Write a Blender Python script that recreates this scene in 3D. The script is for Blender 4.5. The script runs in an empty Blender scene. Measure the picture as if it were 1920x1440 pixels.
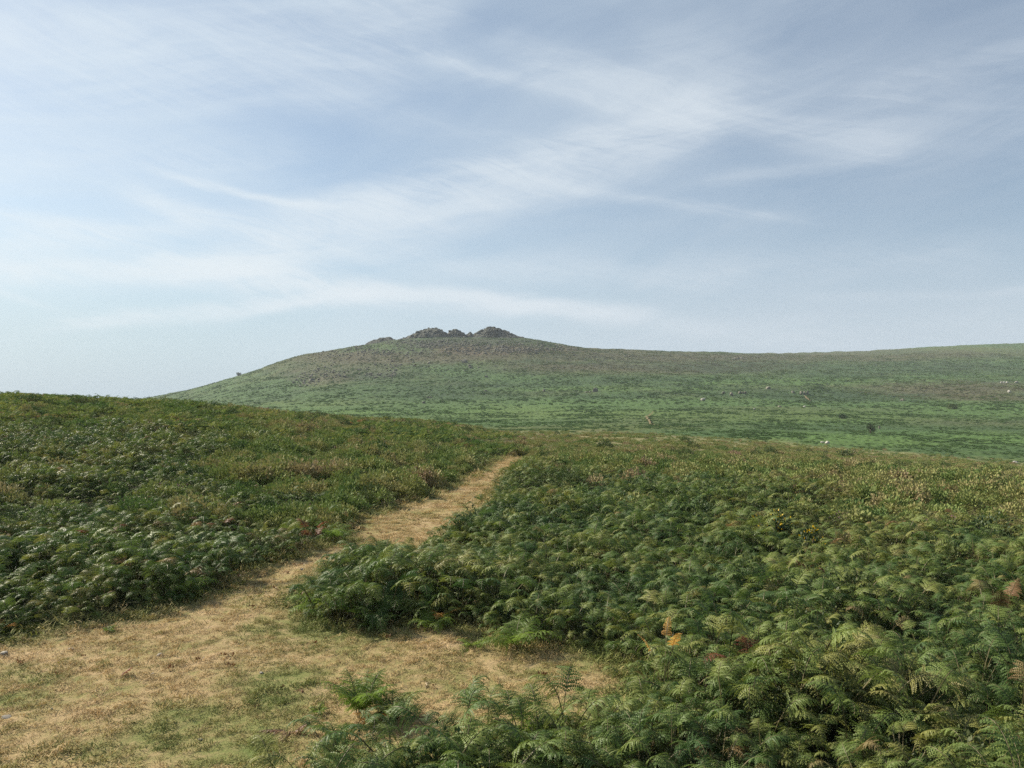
import bpy, math, random
import numpy as np
from mathutils import Vector, Matrix

random.seed(7)
RNG = np.random.default_rng(11)
SC = bpy.context.scene
COL = SC.collection
R = math.radians

# ------------------------------------------------------------------ camera
F, CX, HOR = 1442.0, 960.0, 752.0        # photo focal length, centre column and horizon row (1920 px wide)
CAMZ = 2.4
cam_d = bpy.data.cameras.new("camera")
cam = bpy.data.objects.new("camera", cam_d)
COL.objects.link(cam)
cam_d.sensor_width = 36.0
cam_d.lens = 36.0 * F / 1920.0
cam_d.shift_y = (HOR - 720.0) / 1920.0
cam_d.clip_start = 0.05
cam_d.clip_end = 6000
cam.location = (0, 0, CAMZ)
cam.rotation_euler = (R(90), 0, 0)
SC.camera = cam
SC.render.resolution_x, SC.render.resolution_y = 1024, 768
SC.cycles.max_bounces = 5
SC.cycles.diffuse_bounces = 3
SC.cycles.glossy_bounces = 2
SC.cycles.transmission_bounces = 3
SC.cycles.volume_bounces = 0
SC.cycles.sample_clamp_indirect = 4
SC.cycles.use_denoising = False
SC.cycles.use_adaptive_sampling = False
SC.view_settings.view_transform = 'Standard'
SC.view_settings.look = 'None'
SC.view_settings.exposure = 0.85
SC.view_settings.gamma = 1.0

# ------------------------------------------------------------------ sun and sky
SUN_AZ = R(-62)          # left of the view direction (+Y)
SUN_EL = R(33)
sdir = Vector((math.sin(SUN_AZ) * math.cos(SUN_EL), math.cos(SUN_AZ) * math.cos(SUN_EL), math.sin(SUN_EL)))
sun_d = bpy.data.lights.new("sun", 'SUN')
sun_d.energy = 5.0
sun_d.angle = R(0.6)
sun_d.color = (1.0, 0.91, 0.76)
sun = bpy.data.objects.new("sun", sun_d)
COL.objects.link(sun)
sun.rotation_euler = sdir.to_track_quat('Z', 'Y').to_euler()

W = bpy.data.worlds.new("World")
SC.world = W
W.use_nodes = True
wt = W.node_tree
for n in list(wt.nodes):
    wt.nodes.remove(n)


class NT:
    """small node-building helper"""
    def __init__(s, tree):
        s.t = tree

    def put(s, node, i, v):
        if v is None:
            return
        if isinstance(v, bpy.types.NodeSocket):
            s.t.links.new(v, node.inputs[i])
        else:
            node.inputs[i].default_value = v

    def m(s, op, a, b=None, c=None, clamp=False):
        n = s.t.nodes.new('ShaderNodeMath')
        n.operation = op
        n.use_clamp = clamp
        s.put(n, 0, a); s.put(n, 1, b); s.put(n, 2, c)
        return n.outputs[0]

    def mr(s, v, a, b, c=0.0, d=1.0, smooth=True):
        n = s.t.nodes.new('ShaderNodeMapRange')
        n.interpolation_type = 'SMOOTHSTEP' if smooth else 'LINEAR'
        s.put(n, 0, v)
        for i, q in enumerate((a, b, c, d)):
            n.inputs[1 + i].default_value = q
        return n.outputs[0]

    def noise(s, vec, scale, detail=3, rough=0.5, dist=0.0, col=False):
        n = s.t.nodes.new('ShaderNodeTexNoise')
        if vec is not None:
            s.t.links.new(vec, n.inputs['Vector'])
        n.inputs['Scale'].default_value = scale
        n.inputs['Detail'].default_value = detail
        n.inputs['Roughness'].default_value = rough
        n.inputs['Distortion'].default_value = dist
        return n.outputs['Color' if col else 'Fac']

    def xyz(s, x, y, z):
        n = s.t.nodes.new('ShaderNodeCombineXYZ')
        s.put(n, 0, x); s.put(n, 1, y); s.put(n, 2, z)
        return n.outputs[0]

    def mix(s, f, a, b):
        n = s.t.nodes.new('ShaderNodeMix')
        n.data_type = 'RGBA'
        s.put(n, 0, f)
        for i, q in ((6, a), (7, b)):
            if isinstance(q, tuple) and len(q) == 3:
                q = q + (1.0,)
            s.put(n, i, q)
        return n.outputs[2]

    def new(s, kind):
        return s.t.nodes.new(kind)


def pix_dir(px, row):
    az = math.atan((px - CX) / F)
    el = math.atan((HOR - row) / F * math.cos(az))
    return az, el


w = NT(wt)
tc = w.new('ShaderNodeTexCoord')
sep = w.new('ShaderNodeSeparateXYZ')
wt.links.new(tc.outputs['Generated'], sep.inputs[0])
DX, DY, DZ = sep.outputs
AZ = w.m('ARCTAN2', DX, DY)
EL = w.m('ARCSINE', DZ)
sky = w.new('ShaderNodeTexSky')
sky.sky_type = 'NISHITA'
sky.sun_disc = False
sky.sun_elevation = SUN_EL
sky.sun_rotation = SUN_AZ
sky.air_density = 1.0
sky.dust_density = 0.6
sky.ozone_density = 2.0

# cirrus: streaks laid out by azimuth and elevation, frayed by stretched noise
wv = w.xyz(w.m('MULTIPLY', AZ, 2.2), w.m('MULTIPLY', EL, 5.0), 0.0)
warp = w.noise(wv, 1.7, 4, 0.55, col=True)
ws = w.new('ShaderNodeSeparateColor')
wt.links.new(warp, ws.inputs[0])
AZw = w.m('MULTIPLY_ADD', w.m('SUBTRACT', ws.outputs[0], 0.5), 0.10, AZ)
ELw = w.m('MULTIPLY_ADD', w.m('SUBTRACT', ws.outputs[1], 0.5), 0.035, EL)
STREAKS = [  # px0,row0, px1,row1, half width px at each end, strength
    (470, 470, 1300, 225, 50, 40, 1.15), (560, 400, 1130, 250, 32, 18, 0.6),
    (1020, 115, 1620, 255, 24, 28, 0.7), (860, 120, 1250, 215, 12, 18, 0.55),
    (330, 505, 1120, 585, 22, 14, 2.2), (-120, 520, 420, 500, 22, 16, 1.6),
    (190, 600, 640, 560, 12, 16, 1.4), (600, 560, 1080, 585, 14, 10, 0.4),
    (300, 385, 470, 440, 20, 24, 0.9), (-100, 375, 190, 445, 14, 12, 0.8),
    (380, 340, 570, 378, 7, 7, 0.8), (-60, 470, 330, 420, 26, 20, 0.8),
    (1050, 345, 1420, 400, 12, 10, 0.45), (1380, 330, 1620, 290, 10, 12, 0.25),
    (1150, 600, 1500, 630, 16, 20, 0.45), (1500, 620, 1960, 590, 30, 30, 0.35),
    (700, 480, 1300, 520, 26, 30, 0.35), (1300, 505, 1800, 470, 30, 30, 0.3),
    (1250, 130, 1960, 220, 60, 60, 0.3), (1700, 160, 1990, 60, 24, 30, 0.35),
    (-100, 60, 800, 20, 60, 70, 0.5), (-100, 190, 700, 120, 46, 40, 0.35),
    (-100, 300, 500, 290, 40, 30, 0.4), (600, 180, 1000, 260, 26, 24, 0.2),
    (1560, 560, 1960, 540, 10, 8, 0.3), (-30, 545, 30, 560, 8, 6, 0.5),
]
total = None
for (x0, y0, x1, y1, w0, w1, st) in STREAKS:
    a0, e0 = pix_dir(x0, y0)
    a1, e1 = pix_dir(x1, y1)
    dx, de = a1 - a0, e1 - e0
    L = math.hypot(dx, de)
    ux, ue = dx / L, de / L
    ra = w.m('SUBTRACT', AZw, a0)
    re_ = w.m('SUBTRACT', ELw, e0)
    t = w.m('MULTIPLY_ADD', ra, ux, w.m('MULTIPLY', re_, ue))
    p = w.m('MULTIPLY_ADD', ra, -ue, w.m('MULTIPLY', re_, ux))
    tn = w.m('DIVIDE', t, L, clamp=True)
    wid = w.m('MULTIPLY_ADD', tn, (w1 - w0) / F, w0 / F)
    over = w.m('SUBTRACT', t, w.m('MULTIPLY', tn, L))
    q = w.m('DIVIDE', p, wid)
    q2 = w.m('MULTIPLY', q, q)
    o = w.m('DIVIDE', over, 0.05)
    o2 = w.m('MULTIPLY', o, o)
    g = w.m('EXPONENT', w.m('MULTIPLY', w.m('ADD', q2, o2), -1.0))
    total = w.m('MULTIPLY', g, st) if total is None else w.m('MULTIPLY_ADD', g, st, total)
# fray: noise stretched mostly along the horizon, tilted a little
sa, ca = math.sin(R(9)), math.cos(R(9))
tu = w.m('MULTIPLY_ADD', AZw, ca, w.m('MULTIPLY', ELw, sa))
tv = w.m('MULTIPLY_ADD', AZw, -sa, w.m('MULTIPLY', ELw, ca))
fr1 = w.noise(w.xyz(w.m('MULTIPLY', tu, 3.0), w.m('MULTIPLY', tv, 17.0), 1.3), 1.0, 7, 0.62, 0.6)
sa, ca = math.sin(R(-16)), math.cos(R(-16))
tu2 = w.m('MULTIPLY_ADD', AZw, ca, w.m('MULTIPLY', ELw, sa))
tv2 = w.m('MULTIPLY_ADD', AZw, -sa, w.m('MULTIPLY', ELw, ca))
fr2 = w.noise(w.xyz(w.m('MULTIPLY', tu2, 6.0), w.m('MULTIPLY', tv2, 55.0), 4.1), 1.0, 10, 0.7, 0.9)
fr3 = w.noise(w.xyz(w.m('MULTIPLY', tu, 2.0), w.m('MULTIPLY', tv, 7.0), 9.0), 1.0, 5, 0.55, 0.4)
fray = w.m('ADD', w.mr(fr1, 0.30, 0.72), w.m('MULTIPLY', w.mr(fr2, 0.34, 0.70), 0.62))
cl = w.m('MULTIPLY', total, w.m('MULTIPLY_ADD', fray, 0.76, 0.12))
cl = w.m('SUBTRACT', 1.0, w.m('EXPONENT', w.m('MULTIPLY', cl, -1.15)))
veil = w.m('ADD', w.m('MULTIPLY', w.mr(fr3, 0.3, 0.75), 0.30), w.m('MULTIPLY', w.mr(fr1, 0.4, 0.8), 0.16))
# nearer the sun the thin veil scatters more light
dot = w.new('ShaderNodeVectorMath'); dot.operation = 'DOT_PRODUCT'
wt.links.new(tc.outputs['Generated'], dot.inputs[0]); dot.inputs[1].default_value = sdir
near = w.mr(dot.outputs['Value'], 0.1, 1.0)
vsum = veil
vsum = w.m('ADD', vsum, w.m('MULTIPLY_ADD', near, 0.0, 0.20))
# summer murk low down
murk = w.mr(EL, 0.24, -0.01)
vsum = w.m('ADD', vsum, w.m('MULTIPLY', murk, 0.0), clamp=True)
VEIL_LIT = w.mix(near, (4.6, 5.3, 6.1), (6.2, 7.2, 7.8))
tint = w.new('ShaderNodeMix'); tint.data_type = 'RGBA'; tint.blend_type = 'MULTIPLY'
tint.inputs[0].default_value = 1.0
wt.links.new(sky.outputs[0], tint.inputs[6]); tint.inputs[7].default_value = (1.05, 1.03, 0.97, 1)
skycol = w.mix(w.m('MULTIPLY', murk, 0.85), tint.outputs[2], w.mix(near, (3.9, 4.75, 6.0), (2.5, 4.0, 5.2)))
skycol = w.mix(vsum, skycol, VEIL_LIT)
skycol = w.mix(w.m('MULTIPLY', cl, 0.92), skycol, w.mix(near, (5.7, 6.3, 6.9), (7.2, 7.8, 8.1)))
bg = w.new('ShaderNodeBackground')
bg.inputs['Strength'].default_value = 0.066
wt.links.new(skycol, bg.inputs['Color'])
wo = w.new('ShaderNodeOutputWorld')
wt.links.new(bg.outputs[0], wo.inputs['Surface'])

# ------------------------------------------------------------------ numpy noise
PERM = np.random.default_rng(3).permutation(4096).astype(np.int64)
GA = np.random.default_rng(4).uniform(0, 2 * np.pi, 4096)


def perlin(x, y, seed=0):
    x = np.asarray(x, float) + seed * 37.31
    y = np.asarray(y, float) - seed * 17.77
    xi = np.floor(x).astype(np.int64); yi = np.floor(y).astype(np.int64)
    xf = x - xi; yf = y - yi
    u = xf * xf * xf * (xf * (xf * 6 - 15) + 10)
    v = yf * yf * yf * (yf * (yf * 6 - 15) + 10)

    def g(ix, iy, fx, fy):
        a = GA[PERM[(PERM[ix & 4095] + iy) & 4095]]
        return np.cos(a) * fx + np.sin(a) * fy
    n0 = g(xi, yi, xf, yf); n1 = g(xi + 1, yi, xf - 1, yf)
    n2 = g(xi, yi + 1, xf, yf - 1); n3 = g(xi + 1, yi + 1, xf - 1, yf - 1)
    return ((n0 + (n1 - n0) * u) * (1 - v) + (n2 + (n3 - n2) * u) * v) * 1.45


def fbm(x, y, sc, octv=4, seed=0, gain=0.5):
    s = 0; a = 1; t = 0
    for i in range(octv):
        s = s + a * perlin(x / sc * 2 ** i, y / sc * 2 ** i, seed + i * 3)
        t += a; a *= gain
    return s / t


def clumps(x, y, size, seed=0):
    """distance (in cells) and direction to the nearest clump centre"""
    gx = np.asarray(x) / size; gy = np.asarray(y) / size
    ix = np.floor(gx).astype(np.int64); iy = np.floor(gy).astype(np.int64)
    best = np.full(gx.shape, 9.0); bx = np.zeros(gx.shape); by = np.zeros(gx.shape); bid = np.zeros(gx.shape)
    for oy in (-1, 0, 1):
        for ox in (-1, 0, 1):
            h = PERM[(PERM[(ix + ox + seed * 31) & 4095] + iy + oy) & 4095]
            jx = ix + ox + 0.5 + 0.42 * np.cos(GA[h]); jy = iy + oy + 0.5 + 0.42 * np.sin(GA[h])
            w_ = 0.75 + 0.5 * (h % 97) / 97.0
            d = np.hypot(gx - jx, gy - jy) / w_
            m_ = d < best
            best = np.where(m_, d, best); bx = np.where(m_, gx - jx, bx); by = np.where(m_, gy - jy, by)
            bid = np.where(m_, (h % 1013) / 1013.0, bid)
    return best, np.arctan2(by, bx), bid


def sstep(a, b, x):
    t = np.clip((x - a) / (b - a), 0, 1)
    return t * t * (3 - 2 * t)


# ------------------------------------------------------------------ the lie of the land
DK = [0.5, 5, 7, 10, 15, 22, 32, 45, 60, 80, 100, 130, 190, 270, 370, 480, 600, 750, 900, 1200]


def rz(rows):   # rows seen in the photograph -> heights
    return [CAMZ - (r - HOR) / F * d for r, d in zip(rows, DK)]


LAND = {
    -900: [0, 0, 0, .3, 1.0, 1.8, 2.4, 2.7, 2.5, 1.2, 0, -3, -8, -12, -15, -18, -20, -22, -24, -26],
    0:    [0, 0, 0, .10, .52, 1.12, 1.80, 2.42, 2.60, 1.4, 0, -3, -8, -9, -10, -11, -12, -13, -14, -16],
    250:  [0, 0, 0, .03, .40, .88, 1.48, 2.08, 2.06, 1.1, 0, -2.5, -5, -6, -6, -3.0, 2.6, 2, 0, -5],
    450:  [0, 0, 0, 0, .22, .60, 1.10, 1.62, 1.55, .8, 0, -2, -1.9, -1., 2.9, 12, 22.0, 17, 10, 0],
    560:  [0, 0, 0, 0, .10, .42, .85, 1.2, 1.1, .5, -.3, -1.8, -1.7, .3, 6.5, 18.5, 38.5, 33, 25, 10],
    660:  [0, 0, 0, 0, .05, .30, .62, .92, .85, .3, -.5, -1.8, -1.5, 1.3, 9.6, 22.6, 45.5, 44, 38, 22],
    800:  [0, 0, 0, 0, .02, .10, .25, .40, .38, 0, -.8, -1.9, -1.8, 1.6, 11, 25, 52, 51, 44, 28],
    960:  [0, 0, 0, 0, 0, .02, -.05, -.12, -.35, -.9, -1.5, -2.1, -1.95, 1.84, 11.9, 26.4, 53.0, 53, 48, 34],
    1080: [0, 0, 0, 0, 0, .02, -.08, -.3, -.6, -1.0, -1.6, -2.1, -1.7, 2.0, 11.9, 25, 45.0, 50, 50, 40],
    1200: [0, 0, 0, 0, 0, .02, -.17, -.5, -.76, -1.1, -1.8, -2.1, -1.4, 2.4, 11.9, 23.5, 39.0, 51, 51, 45],
    1500: [0, 0, 0, 0, 0, -.09, -.44, -1.1, -1.76, -2.5, -3.1, -3.0, -1.9, 1.84, 10, 20.5, 34, 48.2, 57, 60],
    1920: [0, 0, 0, 0, -.03, -.24, -.88, -1.84, -2.8, -4.0, -4.6, -4.3, -2.6, 1.84, 10, 20.7, 36.5, 56.5, 69.6, 76],
    2700: [0, 0, 0, 0, -.05, -.4, -1.2, -2.4, -3.6, -5.0, -5.6, -5.0, -2.8, 2, 10, 21, 38, 60, 76, 86],
}
_cols = sorted(LAND)
_caz = np.array([math.atan((c - CX) / F) for c in _cols])
NA, ND = 361, 300
TAZ = np.linspace(_caz[0], _caz[-1], NA)
TLD = np.linspace(math.log(0.5), math.log(1200), ND)
_lk = np.log(np.array(DK))


def pchip(xk, yk, x):
    h = np.diff(xk); d = np.diff(yk) / h
    m = np.zeros(len(xk))
    for i in range(1, len(xk) - 1):
        if d[i - 1] * d[i] > 0:
            w1 = 2 * h[i] + h[i - 1]; w2 = h[i] + 2 * h[i - 1]
            m[i] = (w1 + w2) / (w1 / d[i - 1] + w2 / d[i])
    m[0], m[-1] = d[0], d[-1]
    i = np.clip(np.searchsorted(xk, x) - 1, 0, len(h) - 1)
    t = (x - xk[i]) / h[i]
    return ((1 + 2 * t) * (1 - t) ** 2 * yk[i] + t * (1 - t) ** 2 * h[i] * m[i]
            + t * t * (3 - 2 * t) * yk[i + 1] + t * t * (t - 1) * h[i] * m[i + 1])


_rows = np.array([pchip(_lk, np.array(LAND[c], float), TLD) for c in _cols])
TAB = np.array([pchip(_caz, _rows[:, j], TAZ) for j in range(ND)]).T      # [az, logd]
_k = np.exp(-np.linspace(-2, 2, 9) ** 2); _k /= _k.sum()
TAB = np.apply_along_axis(lambda v: np.convolve(np.pad(v, 4, 'edge'), _k, 'valid'), 0, TAB)
TAB = np.apply_along_axis(lambda v: np.convolve(np.pad(v, 4, 'edge'), _k, 'valid'), 1, TAB)


def base_h(x, y):
    x = np.asarray(x, float); y = np.asarray(y, float)
    az = np.arctan2(x, y)
    D = np.hypot(x, y) * np.cos(np.clip(az, -1.0, 1.0))
    D = np.maximum(D, 0.51)
    fa = np.clip((az - TAZ[0]) / (TAZ[-1] - TAZ[0]), 0, 1) * (NA - 1.001)
    fd = np.clip((np.log(D) - TLD[0]) / (TLD[-1] - TLD[0]), 0, 1) * (ND - 1.001)
    ia = fa.astype(int); idd = fd.astype(int); ta = fa - ia; td = fd - idd
    z = ((TAB[ia, idd] * (1 - ta) + TAB[ia + 1, idd] * ta) * (1 - td)
         + (TAB[ia, idd + 1] * (1 - ta) + TAB[ia + 1, idd + 1] * ta) * td)
    back = sstep(1.0, 1.9, np.abs(az))
    return z * (1 - back)


def land_h(x, y):
    """smooth ground without vegetation roughness"""
    D = np.hypot(x, y)
    z = base_h(x, y)
    z = z + fbm(x, y, 3.0, 3, 5) * 0.05 * sstep(3, 12, D) + fbm(x, y, 0.5, 3, 4) * 0.018 * (1 - sstep(30, 70, D))
    z = z + fbm(x, y, 14.0, 3, 6) * 0.22 * sstep(18, 60, D)
    z = z + fbm(x, y, 70.0, 4, 8) * 2.2 * sstep(150, 380, D)
    z = z + (np.abs(fbm(x, y, 28.0, 3, 9)) - 0.2) * 1.6 * sstep(200, 380, D)
    return z


def to_pix(x, y, z):
    y = np.maximum(y, 0.3)
    return CX + F * x / y, HOR + (CAMZ - z) * F / y


_yy = np.exp(np.linspace(math.log(1.2), math.log(1100), 2500))


def P(px, row):
    """where the line of sight through a photo pixel meets the ground"""
    ux = (px - CX) / F; dz = (HOR - row) / F
    g = land_h(ux * _yy, _yy)
    hit = np.nonzero(CAMZ + dz * _yy <= g)[0]
    i = hit[0] if len(hit) else len(_yy) - 1
    y = _yy[i]
    return np.array([ux * y, y, g[i]])


def GP(px, row):
    """nearly flat foreground: pixel of a foot point -> ground x, y"""
    y = CAMZ * F / (row - HOR)
    return ((px - CX) / F * y, y)


def in_poly(x, y, poly):
    inside = np.zeros(x.shape, bool)
    n = len(poly)
    for i in range(n):
        x0, y0 = poly[i]; x1, y1 = poly[(i + 1) % n]
        c = (y0 > y) != (y1 > y)
        with np.errstate(divide='ignore', invalid='ignore'):
            xx = (x1 - x0) * (y - y0) / (y1 - y0) + x0
        inside ^= c & (x < xx)
    return inside


def poly_dist(x, y, poly):
    """signed distance, positive inside"""
    d = np.full(x.shape, 1e9)
    n = len(poly)
    for i in range(n):
        x0, y0 = poly[i]; x1, y1 = poly[(i + 1) % n]
        vx, vy = x1 - x0, y1 - y0
        t = np.clip(((x - x0) * vx + (y - y0) * vy) / (vx * vx + vy * vy + 1e-12), 0, 1)
        d = np.minimum(d, np.hypot(x - x0 - t * vx, y - y0 - t * vy))
    return np.where(in_poly(x, y, poly), d, -d)


LAWN_PIX = [(-300, 1230), (0, 1195), (150, 1168), (300, 1145), (400, 1110), (470, 1068), (560, 1038), (625, 1018),
            (644, 998), (695, 969), (762, 947), (820, 927), (866, 904), (894, 886), (912, 870), (932, 857),
            (986, 851), (984, 864), (966, 884), (952, 900), (934, 926), (914, 957), (886, 988), (815, 1028), (725, 1050),
            (655, 1062), (600, 1090), (575, 1130), (605, 1168), (720, 1186), (850, 1168), (905, 1186), (960, 1212),
            (1060, 1212), (1150, 1226), (1215, 1290), (1190, 1365), (1080, 1395), (850, 1418), (690, 1432), (580, 1470), (500, 1550)]
LAWN = [GP(*p) for p in LAWN_PIX] + [(-1.8, 3.0), (-1.8, -3.0), (-9.0, -3.0), (-14.0, 3.0), (-12.0, 8.0)]


def lawn_d(x, y):
    return poly_dist(x + perlin(x * 1.6, y * 1.6, 2) * 0.14, y + perlin(x * 1.6, y * 1.6, 7) * 0.14, LAWN)


# ------------------------------------------------------------------ vegetation zones
def blob(px, row, cx, cy, rx, ry, soft=0.5):
    q = np.hypot((px - cx) / rx, (row - cy) / ry)
    return 1 - sstep(1 - soft, 1 + soft, q)


def bracken_amount(x, y, z=None):
    """0 heather ... 1 bracken, within about 90 m"""
    if z is None:
        z = land_h(x, y)
    px, row = to_pix(x, y, z)
    n = fbm(x, y, 4.5, 4, 21)
    row = row + n * 26
    px = px + fbm(x, y, 4.0, 3, 22) * 60
    b = np.zeros(np.shape(x))
    # right of the path: bracken up to the heather edge
    edge = np.interp(px, [900, 980, 1150, 1400, 1700, 1920, 2400], [890, 885, 893, 912, 925, 938, 950])
    right = sstep(-8, 12, row - edge) * (px > 850)
    mixz = sstep(1350, 1650, px) * (1 - sstep(980, 1100, row)) * 0.42
    b = np.maximum(b, right * (1 - mixz))
    # left of the path
    left = px <= 850
    l1 = sstep(0, 30, row - np.interp(px, [0, 250, 450, 640, 700], [1010, 1000, 1000, 985, 1050]))
    l2 = 1 - sstep(230, 720, px + (row - 850) * 0.5 + fbm(x, y, 8.0, 3, 24) * 160)
    l3 = blob(px, row, 770, 822, 200, 22)
    l4 = blob(px, row, 300, 800, 180, 34) * 0.8
    b = np.maximum(b, left * np.maximum.reduce([l1, l2 * 0.85, l3, l4]))
    b = np.maximum(b, (px > 800) * (px < 960) * blob(px, row, 900, 852, 55, 26))
    return np.clip(np.maximum(b + n * 0.25 * (b > 0.05), left * 0.62 * sstep(-0.12, 0.35, fbm(x, y, 2.4, 3, 26) ) * (1 - 0.6 * blob(px, row, 700, 895, 220, 35))), 0, 1)


# ------------------------------------------------------------------ materials
def new_mat(name):
    m = bpy.data.materials.new(name)
    m.use_nodes = True
    t = m.node_tree
    for n in list(t.nodes):
        t.nodes.remove(n)
    out = t.nodes.new('ShaderNodeOutputMaterial')
    return m, NT(t), out


def principled(k, col, rough=0.7, spec=0.3, normal=None):
    b = k.new('ShaderNodeBsdfPrincipled')
    k.put(b, 'Base Color', col if not isinstance(col, tuple) else (col + (1.0,) if len(col) == 3 else col))
    k.put(b, 'Roughness', rough)
    b.inputs['Specular IOR Level'].default_value = spec
    if normal is not None:
        k.t.links.new(normal, b.inputs['Normal'])
    return b


def bump(k, h, strength, dist):
    n = k.new('ShaderNodeBump')
    n.inputs['Strength'].default_value = strength
    n.inputs['Distance'].default_value = dist
    k.t.links.new(h, n.inputs['Height'])
    return n.outputs[0]


def ramp(k, f, stops):
    n = k.new('ShaderNodeValToRGB')
    e = n.color_ramp.elements
    while len(e) < len(stops):
        e.new(0.5)
    for el_, (p, c) in zip(e, stops):
        el_.position = p
        el_.color = tuple(c) + (1.0,)
    k.put(n, 0, f)
    return n.outputs[0]


def leaf_mat(name, stops, trans=0.24, rough=0.5, spec=0.16, wn=0.35, rnd=0.45, inst=True, patch=1.0):
    """foliage: hue from world-space patches + per-plant chance + a browning value the plant carries"""
    m, k, out = new_mat(name)
    geo = k.new('ShaderNodeNewGeometry')
    oi = k.new('ShaderNodeObjectInfo')
    n1 = k.noise(geo.outputs['Position'], 0.55 * patch, 3, 0.6)
    n2 = k.noise(geo.outputs['Position'], 4.0, 2, 0.5)
    f = k.m('MULTIPLY_ADD', k.m('SUBTRACT', n1, 0.5), wn * 2.2, 0.34)
    f = k.m('MULTIPLY_ADD', k.m('SUBTRACT', oi.outputs['Random'], 0.5), rnd, f)
    f = k.m('MULTIPLY_ADD', k.m('SUBTRACT', n2, 0.5), 0.25, f)
    if inst:
        at = k.new('ShaderNodeAttribute')
        at.attribute_type = 'INSTANCER'
        at.attribute_name = 'brown'
        f = k.m('ADD', f, at.outputs['Fac'])
    f = k.m('MAXIMUM', k.m('MINIMUM', f, 1.0), 0.0)
    c = ramp(k, f, stops)
    b = principled(k, c, rough, spec)
    tr = k.new('ShaderNodeBsdfTranslucent')
    hs = k.new('ShaderNodeHueSaturation')
    hs.inputs['Value'].default_value = 1.25
    hs.inputs['Saturation'].default_value = 1.1
    k.t.links.new(c, hs.inputs['Color'])
    k.t.links.new(hs.outputs[0], tr.inputs['Color'])
    mx = k.new('ShaderNodeMixShader')
    mx.inputs[0].default_value = trans
    k.t.links.new(b.outputs[0], mx.inputs[1]); k.t.links.new(tr.outputs[0], mx.inputs[2])
    k.t.links.new(mx.outputs[0], out.inputs['Surface'])
    return m


GREENS = [(0.0, (0.058, 0.106, 0.032)), (0.20, (0.098, 0.150, 0.040)), (0.38, (0.155, 0.198, 0.052)),
          (0.58, (0.202, 0.208, 0.058)), (0.78, (0.205, 0.180, 0.074)), (0.92, (0.25, 0.155, 0.080)), (1.0, (0.21, 0.11, 0.06))]
M_FERN = leaf_mat('bracken_leaf', GREENS)
M_FARN = leaf_mat('far_bracken_leaf', GREENS, spec=0.04, rough=0.7)
M_LIME = leaf_mat('young_bracken_leaf', [(0.0, (0.10, 0.17, 0.040)), (0.5, (0.185, 0.255, 0.055)), (1.0, (0.29, 0.30, 0.07))], trans=0.4, rnd=0.2, inst=False)
M_ORANGE = leaf_mat('orange_bracken_leaf', [(0.0, (0.60, 0.30, 0.08)), (1.0, (0.80, 0.52, 0.20))], trans=0.35, inst=False)
M_RED = leaf_mat('red_bracken_leaf', [(0.0, (0.16, 0.05, 0.03)), (1.0, (0.30, 0.12, 0.07))], trans=0.25, inst=False)
M_DEAD = leaf_mat('dead_bracken_leaf', [(0.0, (0.12, 0.06, 0.03)), (1.0, (0.30, 0.17, 0.09))], trans=0.1, inst=False)
M_HEATH = leaf_mat('heather_leaf', [(0.0, (0.10, 0.155, 0.046)), (0.3, (0.165, 0.210, 0.062)), (0.55, (0.235, 0.235, 0.085)),
                                   (0.78, (0.275, 0.225, 0.115)), (1.0, (0.27, 0.180, 0.130))], trans=0.15, rough=0.75, spec=0.2, wn=0.5)
M_SCRUB = leaf_mat('scrub_leaf', [(0.0, (0.052, 0.094, 0.036)), (0.35, (0.076, 0.132, 0.043)), (0.6, (0.105, 0.152, 0.050)),
                                 (0.8, (0.122, 0.110, 0.060)), (1.0, (0.125, 0.092, 0.066))], trans=0.2, rough=0.7, spec=0.2, wn=0.25, rnd=0.2, patch=0.12)
M_GRASS = leaf_mat('dry_grass', [(0.0, (0.12, 0.155, 0.040)), (0.3, (0.24, 0.225, 0.08)), (0.5, (0.42, 0.31, 0.15)),
                                (0.75, (0.47, 0.345, 0.185)), (1.0, (0.53, 0.38, 0.24))], trans=0.15, rough=0.8, spec=0.15, wn=0.12, rnd=0.35)
M_LOWB = leaf_mat('low_bush_leaf', [(0.0, (0.045, 0.080, 0.028)), (0.5, (0.085, 0.115, 0.038)), (1.0, (0.15, 0.12, 0.06))], trans=0.12, rough=0.7, spec=0.15, wn=0.3)
M_PURPLE = leaf_mat('heather_flower', [(0.0, (0.20, 0.045, 0.20)), (1.0, (0.42, 0.12, 0.38))], trans=0.2, inst=False)
M_YELLOW = leaf_mat('gorse_flower', [(0.0, (0.55, 0.36, 0.02)), (1.0, (0.75, 0.52, 0.03))], trans=0.2, inst=False)
M_GORSE = leaf_mat('gorse_leaf', [(0.0, (0.025, 0.05, 0.02)), (1.0, (0.07, 0.095, 0.03))], trans=0.1, inst=False)

m, k, out = new_mat('stem')
k.t.links.new(principled(k, (0.10, 0.085, 0.035), 0.6).outputs[0], out.inputs['Surface'])
M_STEM = m
m, k, out = new_mat('bark')
k.t.links.new(principled(k, (0.09, 0.07, 0.05), 0.85).outputs[0], out.inputs['Surface'])
M_BARK = m
m, k, out = new_mat('dry_stalk')
k.t.links.new(principled(k, (0.55, 0.45, 0.32), 0.7).outputs[0], out.inputs['Surface'])
M_STALK = m


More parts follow.
